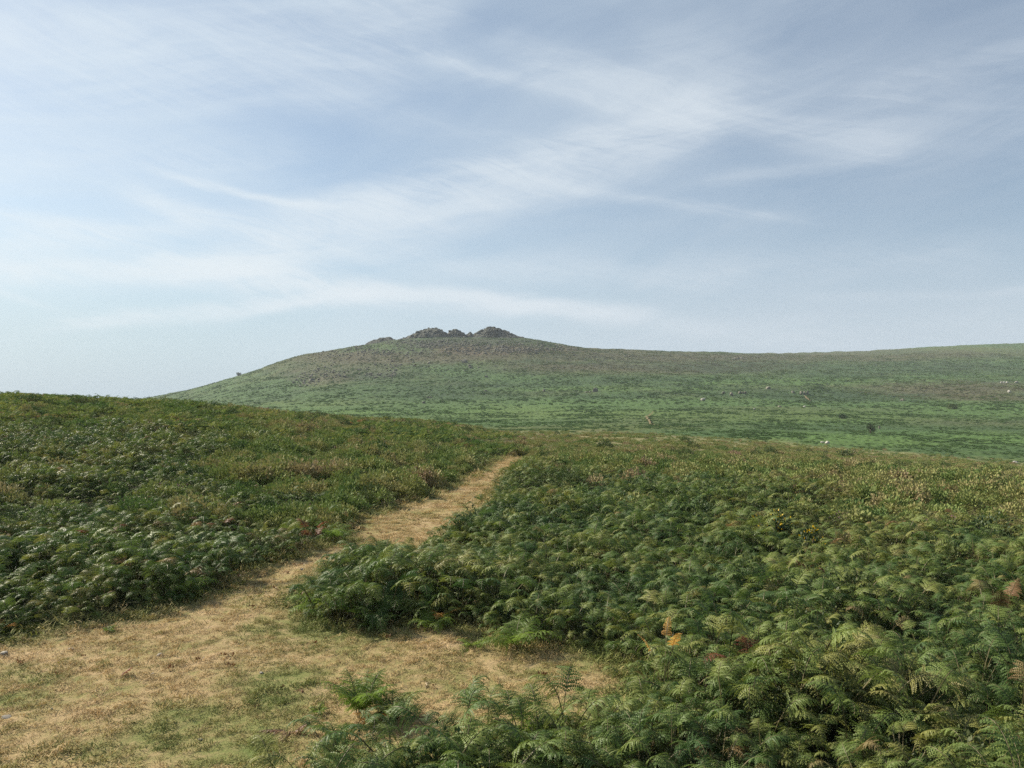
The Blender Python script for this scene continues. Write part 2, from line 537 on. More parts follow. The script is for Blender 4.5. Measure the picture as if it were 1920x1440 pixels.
def rock_mat(name, lo, hi, sc):
    m, k, out = new_mat(name)
    tcx = k.new('ShaderNodeNewGeometry').outputs['Position']
    a = k.noise(tcx, 1.3 * sc, 5, 0.65)
    b = k.noise(tcx, 9.0 * sc, 4, 0.7)
    c = ramp(k, k.m('MULTIPLY_ADD', b, 0.5, k.m('MULTIPLY', a, 0.5)),
             [(0.32, lo), (0.52, tuple((p + q) / 2 for p, q in zip(lo, hi))), (0.68, hi)])
    n = bump(k, b, 0.6, 0.05 / sc)
    k.t.links.new(principled(k, c, 0.88, 0.2, n).outputs[0], out.inputs['Surface'])
    return m


M_ROCK = rock_mat('weathered_granite', (0.085, 0.085, 0.062), (0.24, 0.225, 0.175), 0.6)
M_TOR = rock_mat('lichened_granite', (0.034, 0.038, 0.028), (0.095, 0.098, 0.076), 0.3)
M_PALE = rock_mat('pale_granite', (0.24, 0.23, 0.20), (0.52, 0.49, 0.43), 1.2)
M_STONE = rock_mat('grey_stone', (0.16, 0.145, 0.12), (0.38, 0.34, 0.28), 9.0)


# ------------------------------------------------------------------ mesh helpers
class MB:
    def __init__(s):
        s.v = []; s.f = []; s.mi = []

    def quad(s, a, b, c, d, mi=0):
        i = len(s.v); s.v += [a, b, c, d]; s.f.append((i, i + 1, i + 2, i + 3)); s.mi.append(mi)

    def tri(s, a, b, c, mi=0):
        i = len(s.v); s.v += [a, b, c]; s.f.append((i, i + 1, i + 2)); s.mi.append(mi)

    def tube(s, pts, radii, n=5, mi=0):
        base = len(s.v)
        for j, p in enumerate(pts):
            d = (pts[min(j + 1, len(pts) - 1)] - pts[max(j - 1, 0)]).normalized()
            a = d.cross(Vector((0.3, 0.9, 0.2))).normalized(); b = d.cross(a)
            for q in range(n):
                t = 2 * math.pi * q / n
                s.v.append(p + (a * math.cos(t) + b * math.sin(t)) * radii[j])
        for j in range(len(pts) - 1):
            for q in range(n):
                i0 = base + j * n + q; i1 = base + j * n + (q + 1) % n
                s.f.append((i0, i1, i1 + n, i0 + n)); s.mi.append(mi)

    def mesh(s, name, mats):
        me = bpy.data.meshes.new(name)
        me.from_pydata([tuple(p) for p in s.v], [], s.f)
        for m in mats:
            me.materials.append(m)
        me.polygons.foreach_set('material_index', s.mi)
        me.update()
        return me


def link(name, me, parent=None, loc=None):
    o = bpy.data.objects.new(name, me)
    COL.objects.link(o)
    if parent is not None:
        o.parent = parent
    if loc is not None:
        o.location = loc
    return o


def tag(o, label=None, cat=None, group=None, kind=None):
    if label: o['label'] = label
    if cat: o['category'] = cat
    if group: o['group'] = group
    if kind: o['kind'] = kind
    return o


def frond(mb, rnd, lod, stipe, blade, yaw, lean=0.25, arch=1.5, width=0.5, base=Vector((0, 0, 0)), sm=1, lm=0, start=None):
    """one bracken frond: stalk, arching midrib, paired leaflets"""
    n = {0: 11, 1: 9, 2: 6}[lod]
    pts = []; p = Vector(base); el = math.pi / 2 - lean * rnd.uniform(0.4, 1.1)
    hd = Vector((math.cos(yaw), math.sin(yaw), 0)); side = Vector((-math.sin(yaw), math.cos(yaw), 0))
    ns = 3
    pts.append(p.copy())
    for i in range(ns):
        p = p + (hd * math.cos(el) + Vector((0, 0, 1)) * math.sin(el)) * (stipe / ns)
        el -= 0.12
        pts.append(p.copy())
    stem = [q.copy() for q in pts]
    turn = arch / n
    twist = rnd.uniform(-0.35, 0.35)
    for i in range(n):
        t = i / n
        p = p + (hd * math.cos(el) + Vector((0, 0, 1)) * math.sin(el)) * (blade / n)
        d = (hd * math.cos(el) + Vector((0, 0, 1)) * math.sin(el))
        up = (Vector((0, 0, 1)) * math.cos(el) - hd * math.sin(el))
        sd = (side + up * twist * t).normalized()
        el -= turn * (0.5 + 1.2 * t)
        stem.append(p.copy())
        env = (1 - t) ** 0.85 * (0.85 + 0.15 * math.sin(min(1, t * 4) * math.pi / 2))
        L = blade * width * env * rnd.uniform(0.85, 1.1) + 0.01
        for sgn in (-1, 1):
            fwd = 0.35 + 0.35 * t + rnd.uniform(-0.12, 0.12)
            dirp = (sd * sgn + d * fwd + up * rnd.uniform(-0.05, 0.3)).normalized()
            droop = rnd.uniform(0.4, 2.3)
            pinna(mb, rnd, lod, p, dirp, up, L, droop, lm)
    if lod < 2:
        mb.tube(stem, [0.0035 if i < ns + 1 else 0.0022 for i in range(len(stem))], 3, sm)
    else:
        for a, b in zip(stem[:-1:2], stem[2::2]):
            o = side * 0.004
            mb.tri(a - o, a + o, b, sm)


def pinna(mb, rnd, lod, o, dirp, up, L, droop, lm):
    if lod == 2:
        a = dirp.cross(up).normalized() * L * 0.20
        mid = o + dirp * L * 0.45
        tip = o + dirp * L * 0.95 - Vector((0, 0, 1)) * L * 0.3 * droop
        mb.quad(o, mid + a, tip, mid - a, lm)
        return
    n = max(3, int(L / (0.0115 if lod == 0 else 0.026)))
    p = Vector(o); d = Vector(dirp)
    for j in range(n):
        t = (j + 0.5) / n
        step = L / n
        q = p + d * step
        d = (d - Vector((0, 0, 1)) * droop * 0.9 / n).normalized()
        s_ = d.cross(up)
        if s_.length < 1e-3:
            s_ = d.cross(Vector((1, 0, 0)))
        s_.normalize()
        nn = s_.cross(d).normalized()
        wl = min(0.0165 if lod == 0 else 0.020, L * 0.16) * (1 - t) ** 0.6 * rnd.uniform(0.8, 1.2) + 0.003
        for sg in (-1, 1):
            e = (s_ * sg + d * 0.30 - nn * rnd.uniform(0.05, 0.45)).normalized()
            hw = step * (0.50 if lod == 0 else 0.52)
            m1 = p + e * wl * 0.45
            mb.quad(p - d * hw * 0.6, m1 - d * hw, p + e * wl, m1 + d * hw, lm)
        p = q


def plant_mesh(name, seed, lod, nfr, stipe, blade, mats, spread=0.05, lean=0.35, arch=1.5, width=0.5):
    rnd = random.Random(seed)
    mb = MB()
    y0 = rnd.uniform(0, 6.28)
    for i in range(nfr):
        yaw = y0 + i * 6.283 / nfr + rnd.uniform(-0.5, 0.5)
        b = Vector((rnd.uniform(-spread, spread), rnd.uniform(-spread, spread), -0.02))
        frond(mb, rnd, lod, stipe * rnd.uniform(0.75, 1.2), blade * rnd.uniform(0.8, 1.15), yaw,
              lean, arch * rnd.uniform(0.75, 1.25), width * rnd.uniform(0.85, 1.1), b)
    return mb.mesh(name, mats)


def tuft_mesh(name, seed, n, radius, height, leaf, mats, flower=0.0, wide=0.12):
    """a heather or scrub cushion: many small upright sprigs with tiny leaves"""
    rnd = random.Random(seed)
    mb = MB()
    for i in range(n):
        r = radius * math.sqrt(rnd.random()); a = rnd.uniform(0, 6.283)
        h = height * (1 - 0.45 * (r / radius) ** 2) * rnd.uniform(0.7, 1.1)
        b = Vector((r * math.cos(a), r * math.sin(a), h * rnd.uniform(0.25, 0.8)))
        d = Vector((math.cos(a) * r / radius * 0.7 + rnd.uniform(-.4, .4), math.sin(a) * r / radius * 0.7 + rnd.uniform(-.4, .4), rnd.uniform(0.5, 1.2))).normalized()
        L = leaf * rnd.uniform(0.7, 1.3)
        s_ = d.cross(Vector((rnd.uniform(-1, 1), rnd.uniform(-1, 1), 0.2))).normalized() * L * wide
        tip = b + d * L
        mi = 1 if rnd.random() < flower and len(mats) > 1 else 0
        mb.quad(b, b + d * L * 0.5 + s_, tip, b + d * L * 0.5 - s_, mi)
    return mb.mesh(name, mats)


def cushion_mesh(name, seed, n, radius, height, leaf, mats, wide=0.3):
    """rounded cushion of tiny leafy sprigs pointing outward"""
    rnd = random.Random(seed)
    mb = MB()
    lob = [(rnd.uniform(0, 6.28), rnd.uniform(0.1, 0.3)) for _ in range(4)]
    for i in range(n):
        a = rnd.uniform(0, 6.283); cz = rnd.random() ** 0.8
        r = math.sqrt(max(0, 1 - cz * cz)) * (1 + sum(q * math.cos(a - p) for p, q in lob) * 0.5)
        k_ = rnd.uniform(0.72, 1.08)
        b = Vector((r * math.cos(a) * radius * k_, r * math.sin(a) * radius * k_, cz * height * k_ * (1 + 0.2 * math.sin(a * 3 + seed))))
        d = (Vector((r * math.cos(a), r * math.sin(a), cz + 0.35)) + Vector((rnd.gauss(0, .4), rnd.gauss(0, .4), rnd.gauss(0, .3)))).normalized()
        L = leaf * rnd.uniform(0.6, 1.4)
        s_ = d.cross(Vector((rnd.uniform(-1, 1), rnd.uniform(-1, 1), 0.2))).normalized() * L * wide
        mb.quad(b, b + d * L * 0.5 + s_, b + d * L, b + d * L * 0.5 - s_, 0)
    return mb.mesh(name, mats)


def grass_mesh(name, seed, n, radius, height, mats):
    rnd = random.Random(seed)
    mb = MB()
    for i in range(n):
        r = radius * math.sqrt(rnd.random()); a = rnd.uniform(0, 6.283); yaw = rnd.uniform(0, 6.283)
        h = height * rnd.uniform(0.4, 1.2)
        b = Vector((r * math.cos(a), r * math.sin(a), -0.004))
        ln = rnd.uniform(0.4, 2.2)
        d = Vector((math.cos(yaw) * ln, math.sin(yaw) * ln, 1)).normalized()
        s_ = Vector((-math.sin(yaw), math.cos(yaw), 0)) * 0.0022
        mid = b + d * h * 0.6
        tip = b + d * h + Vector((math.cos(yaw), math.sin(yaw), -0.4)) * h * 0.25
        mb.quad(b - s_, b + s_, mid + s_, mid - s_, 0)
        mb.tri(mid - s_, mid + s_, tip, 0)
    return mb.mesh(name, mats)


# ------------------------------------------------------------------ scatter by geometry nodes
def protos(cname, meshes):
    c = bpy.data.collections.new(cname)
    for i, me in enumerate(meshes):
        c.objects.link(bpy.data.objects.new('%s_%02d' % (cname, i), me))
    return c


def scatter(name, col, x, y, z, tilt, scale, brown, nproto, label, cat, kind='stuff', out=None):
    n = len(x)
    me = bpy.data.meshes.new(name)
    me.vertices.add(n)
    me.vertices.foreach_set('co', np.stack([x, y, z], 1).astype(np.float32).ravel())
    rot = np.stack([RNG.normal(0, 1, n) * tilt, RNG.normal(0, 1, n) * tilt, RNG.uniform(0, 6.283, n)], 1).astype(np.float32)
    if out is not None:      # fronds lean outward from the middle of their clump
        dc, ph, _ = clumps(x, y, out[0], out[2])
        th = np.clip(dc, 0, 1) * out[1] + RNG.normal(0, 1, n) * tilt * 0.6
        yaw = RNG.uniform(0, 6.283, n) - ph
        cp, sp, ct, st, cy, sy = np.cos(ph), np.sin(ph), np.cos(th), np.sin(th), np.cos(yaw), np.sin(yaw)
        # Rz(ph) Ry(th) Rz(yaw)
        r00 = cp * ct * cy - sp * sy; r10 = sp * ct * cy + cp * sy; r20 = -st * cy
        r21 = st * sy; r22 = ct
        ey = np.arcsin(np.clip(-r20, -1, 1))
        rot = np.stack([np.arctan2(r21, r22), ey, np.arctan2(r10, r00)], 1).astype(np.float32)
    a = me.attributes.new('rot', 'FLOAT_VECTOR', 'POINT'); a.data.foreach_set('vector', rot.ravel())
    a = me.attributes.new('scl', 'FLOAT', 'POINT'); a.data.foreach_set('value', scale.astype(np.float32))
    a = me.attributes.new('brown', 'FLOAT', 'POINT'); a.data.foreach_set('value', brown.astype(np.float32))
    a = me.attributes.new('pick', 'INT', 'POINT'); a.data.foreach_set('value', RNG.integers(0, nproto, n).astype(np.int32))
    o = link(name, me)
    g = bpy.data.node_groups.new(name, 'GeometryNodeTree')
    g.interface.new_socket('Geometry', in_out='INPUT', socket_type='NodeSocketGeometry')
    g.interface.new_socket('Geometry', in_out='OUTPUT', socket_type='NodeSocketGeometry')
    gi = g.nodes.new('NodeGroupInput'); go = g.nodes.new('NodeGroupOutput')
    ip = g.nodes.new('GeometryNodeInstanceOnPoints')
    ci = g.nodes.new('GeometryNodeCollectionInfo')
    ci.inputs['Collection'].default_value = col
    ci.inputs['Separate Children'].default_value = True
    ci.inputs['Reset Children'].default_value = True

    def named(nm, ty):
        q = g.nodes.new('GeometryNodeInputNamedAttribute'); q.data_type = ty
        q.inputs['Name'].default_value = nm
        return q.outputs['Attribute']
    g.links.new(gi.outputs[0], ip.inputs['Points'])
    g.links.new(ci.outputs[0], ip.inputs['Instance'])
    ip.inputs['Pick Instance'].default_value = True
    g.links.new(named('pick', 'INT'), ip.inputs['Instance Index'])
    g.links.new(named('rot', 'FLOAT_VECTOR'), ip.inputs['Rotation'])
    g.links.new(named('scl', 'FLOAT'), ip.inputs['Scale'])
    g.links.new(ip.outputs[0], go.inputs[0])
    mod = o.modifiers.new('scatter', 'NODES'); mod.node_group = g
    tag(o, label, cat, kind=kind)
    return o


def sector(d0, d1, per_m2, az0=-46, az1=46):
    """random ground points in a fan in front of the camera"""
    a0, a1 = R(az0), R(az1)
    n = int((a1 - a0) / 2 * (d1 * d1 - d0 * d0) * per_m2)
    d = np.sqrt(RNG.uniform(d0 * d0, d1 * d1, n)); a = RNG.uniform(a0, a1, n)
    return d * np.sin(a), d * np.cos(a)


# ------------------------------------------------------------------ ground: one sheet to the horizon
def far_cover(x, y, z, px, row):
    """which plants cover the far slopes: returns colour; patches follow the land"""
    n1 = fbm(x, y, 60, 5, 31, 0.6); n2 = fbm(x, y, 9, 4, 32, 0.6); n3 = fbm(x, y, 2.2, 3, 33, 0.7)
    rw = row + n1 * 14 + n2 * 5; pw = px + n1 * 60 + n2 * 25
    green = np.array([0.060, 0.106, 0.038]); bright = np.array([0.088, 0.150, 0.042])
    dark = np.array([0.036, 0.060, 0.030]); brown = np.array([0.084, 0.076, 0.046]); rust = np.array([0.095, 0.070, 0.048])
    olive = np.array([0.085, 0.105, 0.036]); c = np.tile(green, (len(x), 1))

    def lay(mask, colr, s=1.0):
        nonlocal c
        q = np.clip(mask * s, 0, 1)[:, None]
        c = c * (1 - q) + colr * q
    lay(sstep(-0.15, 0.45, n1 + n2 * 0.5), olive, 0.7)
    B = lambda *a: blob(pw, rw, *a)
    for (cx, cy, rx, ry, colr, s) in [
        (780, 668, 260, 15, brown, .9), (900, 655, 120, 9, rust, .8), (640, 690, 140, 20, brown, .65), (720, 655, 90, 6, green, .6),
        (860, 690, 120, 10, green, .6), (690, 705, 130, 12, dark, .45), (600, 710, 60, 14, rust, .5),
        (1050, 690, 110, 11, dark, .5), (1200, 690, 260, 12, brown, .8), (1330, 686, 150, 10, dark, .6), (1250, 668, 260, 8, brown, .75),
        (1120, 655, 140, 7, rust, .7), (1500, 672, 300, 7, brown, .7), (1700, 662, 260, 9, brown, .6), (1830, 655, 120, 4, olive, .6),
        (1640, 690, 240, 12, dark, .5), (1850, 690, 120, 10, dark, .4), (1750, 715, 230, 7, green, .6),
        (1160, 712, 170, 8, dark, .5), (860, 722, 170, 8, dark, .5), (760, 735, 180, 7, dark, .4), (1000, 740, 200, 8, dark, .4),
        (560, 745, 160, 9, green, .8), (480, 735, 90, 12, green, .6), (760, 755, 220, 8, dark, .35),
        (1380, 738, 170, 8, dark, .5), (1640, 742, 170, 9, dark, .75), (1600, 720, 110, 5, brown, .6), (1790, 728, 170, 12, brown, .85),
        (1850, 745, 100, 8, brown, .8), (1480, 716, 260, 5, bright, .5), (1150, 730, 260, 6, bright, .45),
        (760, 776, 330, 7, bright, .9), (1080, 770, 260, 10, bright, .5), (1300, 758, 300, 8, green, .7),
        (1300, 778, 380, 12, olive, .7), (1220, 790, 130, 8, brown, .5), (1500, 765, 200, 6, brown, .45), (1800, 795, 150, 10, brown, .5),
        (1560, 808, 330, 15, green, .7), (1700, 825, 330, 16, bright, .75), (1850, 850, 160, 14, green, .7), (1100, 803, 260, 5, olive, .8)]:
        lay(B(cx, cy, rx, ry), colr, s)
    lay(sstep(-0.2, 0.9, n2 + n3 * 0.4), dark, 0.4)
    lay(sstep(0.0, 0.5, fbm(x, y, 38, 4, 36, 0.55)), dark, 0.5)
    lay(sstep(0.1, 0.7, -n2 + n3 * 0.5), bright, 0.25)
    lay(B(860, 640, 170, 9), np.array([0.052, 0.060, 0.040]), 0.9)
    lay(sstep(0.2, 0.7, B(1200, 772, 900, 24)), bright, 0.35)
    return c


def turf_green(x, y):
    px, row = to_pix(x, y, 0 * x)
    px = px + fbm(x, y, 1.2, 4, 55) * 110; row = row + fbm(x, y, 1.0, 4, 56) * 50
    g = np.maximum.reduce([blob(px, row, 400, 1390, 190, 60), blob(px, row, 500, 1290, 90, 50), blob(px, row, 560, 1200, 120, 35) * .7,
                           blob(px, row, 60, 1320, 90, 20) * .8, blob(px, row, 590, 1130, 50, 60) * .6, blob(px, row, 60, 1265, 90, 14) * .6,
                           blob(px, row, 1050, 1245, 130, 22) * .8, blob(px, row, 820, 1260, 120, 20) * .35, blob(px, row, 390, 1215, 80, 14) * .5])
    return np.where((row > 900) & (y > 0.5), g, 0)


def heath_edge(px):
    return np.interp(px, [900, 960, 1160, 1400, 1600, 1920, 2400], [806, 810, 812, 826, 842, 868, 890])


def build_ground():
    na = 1500
    az = np.linspace(R(-44), R(44), na)
    segs = [np.linspace(0.8, 4, 26)[:-1], np.exp(np.linspace(math.log(4), math.log(60), 330))[:-1],
            np.exp(np.linspace(math.log(60), math.log(190), 190))[:-1], np.linspace(190, 780, 480)[:-1],
            np.exp(np.linspace(math.log(780), math.log(1250), 40))]
    d = np.concatenate(segs)
    A, D = np.meshgrid(az, d)
    y = D * np.cos(A); x = D * np.sin(A)
    xf, yf = x.ravel(), y.ravel()
    z = land_h(xf, yf)
    Df = D.ravel()
    px, row = to_pix(xf, yf, z)
    ld = np.full(xf.shape, -5.0)
    nearm = Df < 45
    ld[nearm] = lawn_d(xf[nearm], yf[nearm])
    br = bracken_amount(xf, yf, z)
    # roughness of the plant cover once it is too far for single plants
    veg = sstep(60, 110, Df)
    n2 = fbm(xf, yf, 5.0, 4, 41, 0.65)
    cellar = np.abs(fbm(xf, yf, 2.4, 3, 42, 0.6))
    zz = z + veg * ((n2 * 0.8 - cellar * 1.1) * 0.62) * (0.6 + 0.5 * sstep(200, 400, Df))
    # base colours
    far = far_cover(xf, yf, z, px, row)
    soil = np.array([0.050, 0.042, 0.024]) + 0 * far
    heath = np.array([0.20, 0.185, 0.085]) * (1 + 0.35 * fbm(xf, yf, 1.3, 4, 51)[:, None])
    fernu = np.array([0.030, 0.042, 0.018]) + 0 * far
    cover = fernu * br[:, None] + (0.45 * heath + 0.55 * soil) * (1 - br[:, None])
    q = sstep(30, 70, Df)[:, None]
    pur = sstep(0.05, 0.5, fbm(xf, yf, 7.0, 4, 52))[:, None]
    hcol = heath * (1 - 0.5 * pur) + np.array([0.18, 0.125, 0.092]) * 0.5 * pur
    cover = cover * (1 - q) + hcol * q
    edge = np.interp(px, [900, 960, 1160, 1400, 1600, 1920, 2400], [806, 810, 812, 826, 842, 868, 890])
    isfar = sstep(-7, 7, edge + fbm(xf, yf, 12, 3, 53) * 9 - row) * (Df > 62)
    isfar = np.maximum(isfar, sstep(70, 110, Df) * (px < 900))
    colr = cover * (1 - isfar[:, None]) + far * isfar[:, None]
    mesh = bpy.data.meshes.new('ground')
    nr = len(d)
    mesh.vertices.add(nr * na)
    mesh.vertices.foreach_set('co', np.stack([xf, yf, zz], 1).astype(np.float32).ravel())
    i = (np.arange(nr - 1)[:, None] * na + np.arange(na - 1)[None, :]).ravel()
    quads = np.stack([i, i + 1, i + 1 + na, i + na], 1).astype(np.int32)
    nf = len(quads)
    mesh.loops.add(nf * 4); mesh.loops.foreach_set('vertex_index', quads.ravel())
    mesh.polygons.add(nf); mesh.polygons.foreach_set('loop_start', np.arange(nf, dtype=np.int32) * 4)
    mesh.polygons.foreach_set('use_smooth', np.ones(nf, bool))
    mesh.update(calc_edges=True)
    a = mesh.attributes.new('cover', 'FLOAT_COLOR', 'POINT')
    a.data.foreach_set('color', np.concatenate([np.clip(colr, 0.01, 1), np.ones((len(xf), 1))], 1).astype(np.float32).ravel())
    a = mesh.attributes.new('lawn', 'FLOAT', 'POINT'); a.data.foreach_set('value', ld.astype(np.float32))
    a = mesh.attributes.new('green', 'FLOAT', 'POINT'); a.data.foreach_set('value', turf_green(xf, yf).astype(np.float32))
    m, k, out = new_mat('moor_ground')
    g = k.new('ShaderNodeNewGeometry').outputs['Position']
    ca = k.new('ShaderNodeAttribute'); ca.attribute_name = 'cover'
    la = k.new('ShaderNodeAttribute'); la.attribute_name = 'lawn'
    fine = k.noise(g, 45, 5, 0.75)
    mid = k.noise(g, 7.0, 5, 0.65)
    big = k.noise(g, 0.9, 4, 0.6)
    gf = k.m('ADD', k.m('MULTIPLY', big, 0.5), k.m('ADD', k.m('MULTIPLY', mid, 0.3), k.m('MULTIPLY', fine, 0.2)))
    turf = ramp(k, gf, [(0.36, (0.12, 0.14, 0.045)), (0.45, (0.24, 0.21, 0.085)), (0.53, (0.33, 0.245, 0.125)), (0.66, (0.44, 0.315, 0.185))])
    ga = k.new('ShaderNodeAttribute'); ga.attribute_name = 'green'
    turf = k.mix(k.m('MULTIPLY', ga.outputs['Fac'], k.mr(gf, 0.62, 0.38, 0.1, 0.75)), turf, (0.12, 0.16, 0.045))
    edge_green = k.mr(la.outputs['Fac'], 0.55, 0.05)
    turf = k.mix(k.m('MULTIPLY', edge_green, 0.6), turf, (0.085, 0.11, 0.035))
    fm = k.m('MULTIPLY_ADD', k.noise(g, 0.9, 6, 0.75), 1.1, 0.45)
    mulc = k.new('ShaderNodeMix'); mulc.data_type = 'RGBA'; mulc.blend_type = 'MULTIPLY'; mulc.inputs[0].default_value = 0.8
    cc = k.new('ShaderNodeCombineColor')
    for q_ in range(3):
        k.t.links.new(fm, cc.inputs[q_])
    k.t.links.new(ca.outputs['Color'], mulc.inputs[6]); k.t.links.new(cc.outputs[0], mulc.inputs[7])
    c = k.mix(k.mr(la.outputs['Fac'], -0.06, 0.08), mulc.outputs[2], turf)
    bn = bump(k, k.m('ADD', fine, k.m('MULTIPLY', mid, 2.0)), 0.7, 0.02)
    k.t.links.new(principled(k, c, 0.95, 0.1, bn).outputs[0], out.inputs['Surface'])
    mesh.materials.append(m)
    tag(link('ground', mesh), 'moorland ground rising to the rocky hill with worn dry turf in front', 'ground', kind='structure')
    # the land beside and behind the viewer, same heights, coarser
    na2 = 200
    az2 = np.linspace(R(44), R(316), na2)
    d2 = np.concatenate([[0.0], np.exp(np.linspace(math.log(0.8), math.log(1250), 120))])
    A, D = np.meshgrid(az2, d2)
    xf = (D * np.sin(A)).ravel(); yf = (D * np.cos(A)).ravel()
    z = land_h(xf, yf) - 0.0
    v = np.stack([xf, yf, z], 1)
    i = (np.arange(len(d2) - 1)[:, None] * na2 + np.arange(na2 - 1)[None, :]).ravel()
    me2 = bpy.data.meshes.new('moor_around')
    me2.from_pydata(v.tolist(), [], np.stack([i, i + 1, i + 1 + na2, i + na2], 1).tolist())
    m, k, out = new_mat('moor_around')
    g = k.new('ShaderNodeNewGeometry').outputs['Position']
    c = ramp(k, k.noise(g, 0.4, 6, 0.7), [(0.35, (0.04, 0.07, 0.03)), (0.65, (0.10, 0.11, 0.045))])
    k.t.links.new(principled(k, c, 0.95, 0.1).outputs[0], out.inputs['Surface'])
    me2.materials.append(m)
    tag(link('terrain', me2), 'moorland behind the viewpoint', 'terrain', kind='structure')


build_ground()

# ------------------------------------------------------------------ bracken
FM = [M_FERN, M_STEM]
P0 = protos('bracken_near', [plant_mesh('bracken_near', 100 + i, 0, 2 if i < 7 else 3, 0.36 if i % 3 else 0.14, 0.26, FM, 0.10, 0.50, 2.3, 0.46) for i in range(16)])
P1 = protos('bracken_mid', [plant_mesh('bracken_mid', 200 + i, 1, 3, 0.34 if i % 3 else 0.14, 0.25, FM, 0.12, 0.5, 2.3, 0.46) for i in range(8)])
P2 = protos('bracken_far', [plant_mesh('bracken_far', 300 + i, 2, 14, 0.28, 0.24, [M_FARN, M_STEM], 0.32, 0.5, 1.9, 0.5) for i in range(6)])
PH = protos('heather_tuft', [cushion_mesh('heather_tuft', 400 + i, 420, 0.24, 0.30, 0.045, [M_HEATH]) for i in range(5)])
PHF = protos('heather_low', [cushion_mesh('heather_low', 450 + i, 480, 0.44, 0.30, 0.06, [M_HEATH]) for i in range(4)])
PS = protos('scrub_clump', [tuft_mesh('scrub_clump', 500 + i, 170, 1.0, 0.45, 0.30, [M_SCRUB], 0.0, 0.28) for i in range(5)])
M_UNDER = leaf_mat('undergrowth_leaf', [(0.0, (0.040, 0.065, 0.026)), (0.4, (0.075, 0.098, 0.038)), (0.75, (0.12, 0.115, 0.050)), (1.0, (0.17, 0.11, 0.06))], trans=0.1, wn=0.5, rnd=0.6)
PU = protos('undergrowth', [tuft_mesh('undergrowth', 700 + i, 330, 0.24, 0.46, 0.032, [M_UNDER], 0.0, 0.3) for i in range(5)])
PL = protos('litter', [grass_mesh('litter', 720 + i, 3, 0.03, 0.05, [M_DEAD]) for i in range(3)] + [tuft_mesh('litter', 730 + i, 9, 0.03, 0.012, 0.03, [M_DEAD], 0.0, 0.3) for i in range(3)])
PG = protos('grass_tuft', [grass_mesh('grass_tuft', 600 + i, 46, 0.075, 0.035, [M_GRASS]) for i in range(6)])


def plants(d0, d1, per, side, want, grow):
    """scatter points for one kind of cover on one side of the path"""
    x, y = sector(d0, d1, per)
    z = land_h(x, y)
    px, row = to_pix(x, y, z)
    ld = lawn_d(x, y) if d0 < 45 else np.full(x.shape, -5.0)
    br = bracken_amount(x, y, z)
    pathx = np.interp(y, [0, 5, 11, 16, 26, 32, 200], [-3.0, -2.4, -2.6, -1.6, -0.5, 0.1, 4.0])
    sd = (x < pathx) if side == 'left' else (x >= pathx)
    keep = (ld < -0.02) & sd & want(x, y, px, row, br)
    x, y, z, px, row, ld, br = [q[keep] for q in (x, y, z, px, row, ld, br)]
    s, b = grow(x, y, px, row, br, ld)
    return x, y, z, s, b


def fern_size(x, y, px, row, br, ld):
    big = 0.88 + 0.50 * fbm(x, y, 2.2, 3, 61) + 0.36 * fbm(x, y, 0.7, 2, 62) + 0.55 * fbm(x, y, 5.0, 2, 64)
    dc, _, cid = clumps(x, y, 1.05, 3)
    d2, _, _ = clumps(x, y, 0.42, 8)
    s = big * (0.60 + 0.55 * br) * RNG.uniform(0.7, 1.15, len(x))
    s *= (1.32 - 0.70 * np.clip(dc, 0, 1)) * (0.85 + 0.35 * cid) * (1.08 - 0.25 * np.clip(d2, 0, 1))
    pre = (px < 960) & (row > 1380)
    s = np.where(pre, s * 0.85, s)
    s *= (1 + 0.30 * blob(px, row, 760, 1125, 190, 55)) * (1 - 0.30 * blob(px, row, 770, 1028, 110, 26))
    s *= 0.72 + 0.28 * sstep(0.0, 0.45, -ld)
    far_right = sstep(1300, 1700, px) * (1 - sstep(950, 1080, row))
    s *= 1 - 0.3 * far_right
    b = (0.55 - br) * 0.25 + 0.22 * far_right + (RNG.random(len(x)) < 0.04) * 0.4 + 0.16 * fbm(x, y, 3.2, 3, 63) + (cid - 0.5) * 0.22
    b += 0.0 * (px < 640)
    return np.clip(s, 0.25, 1.45), b


def fern_want(lo=0.25):
    return lambda x, y, px, row, br: RNG.random(len(x)) < sstep(lo - 0.15, 0.7, br) * (1 - 0.8 * sstep(0.5, 0.8, clumps(x, y, 1.05, 3)[0]))


def cat3(parts):
    return [np.concatenate(q) for q in zip(*parts)]


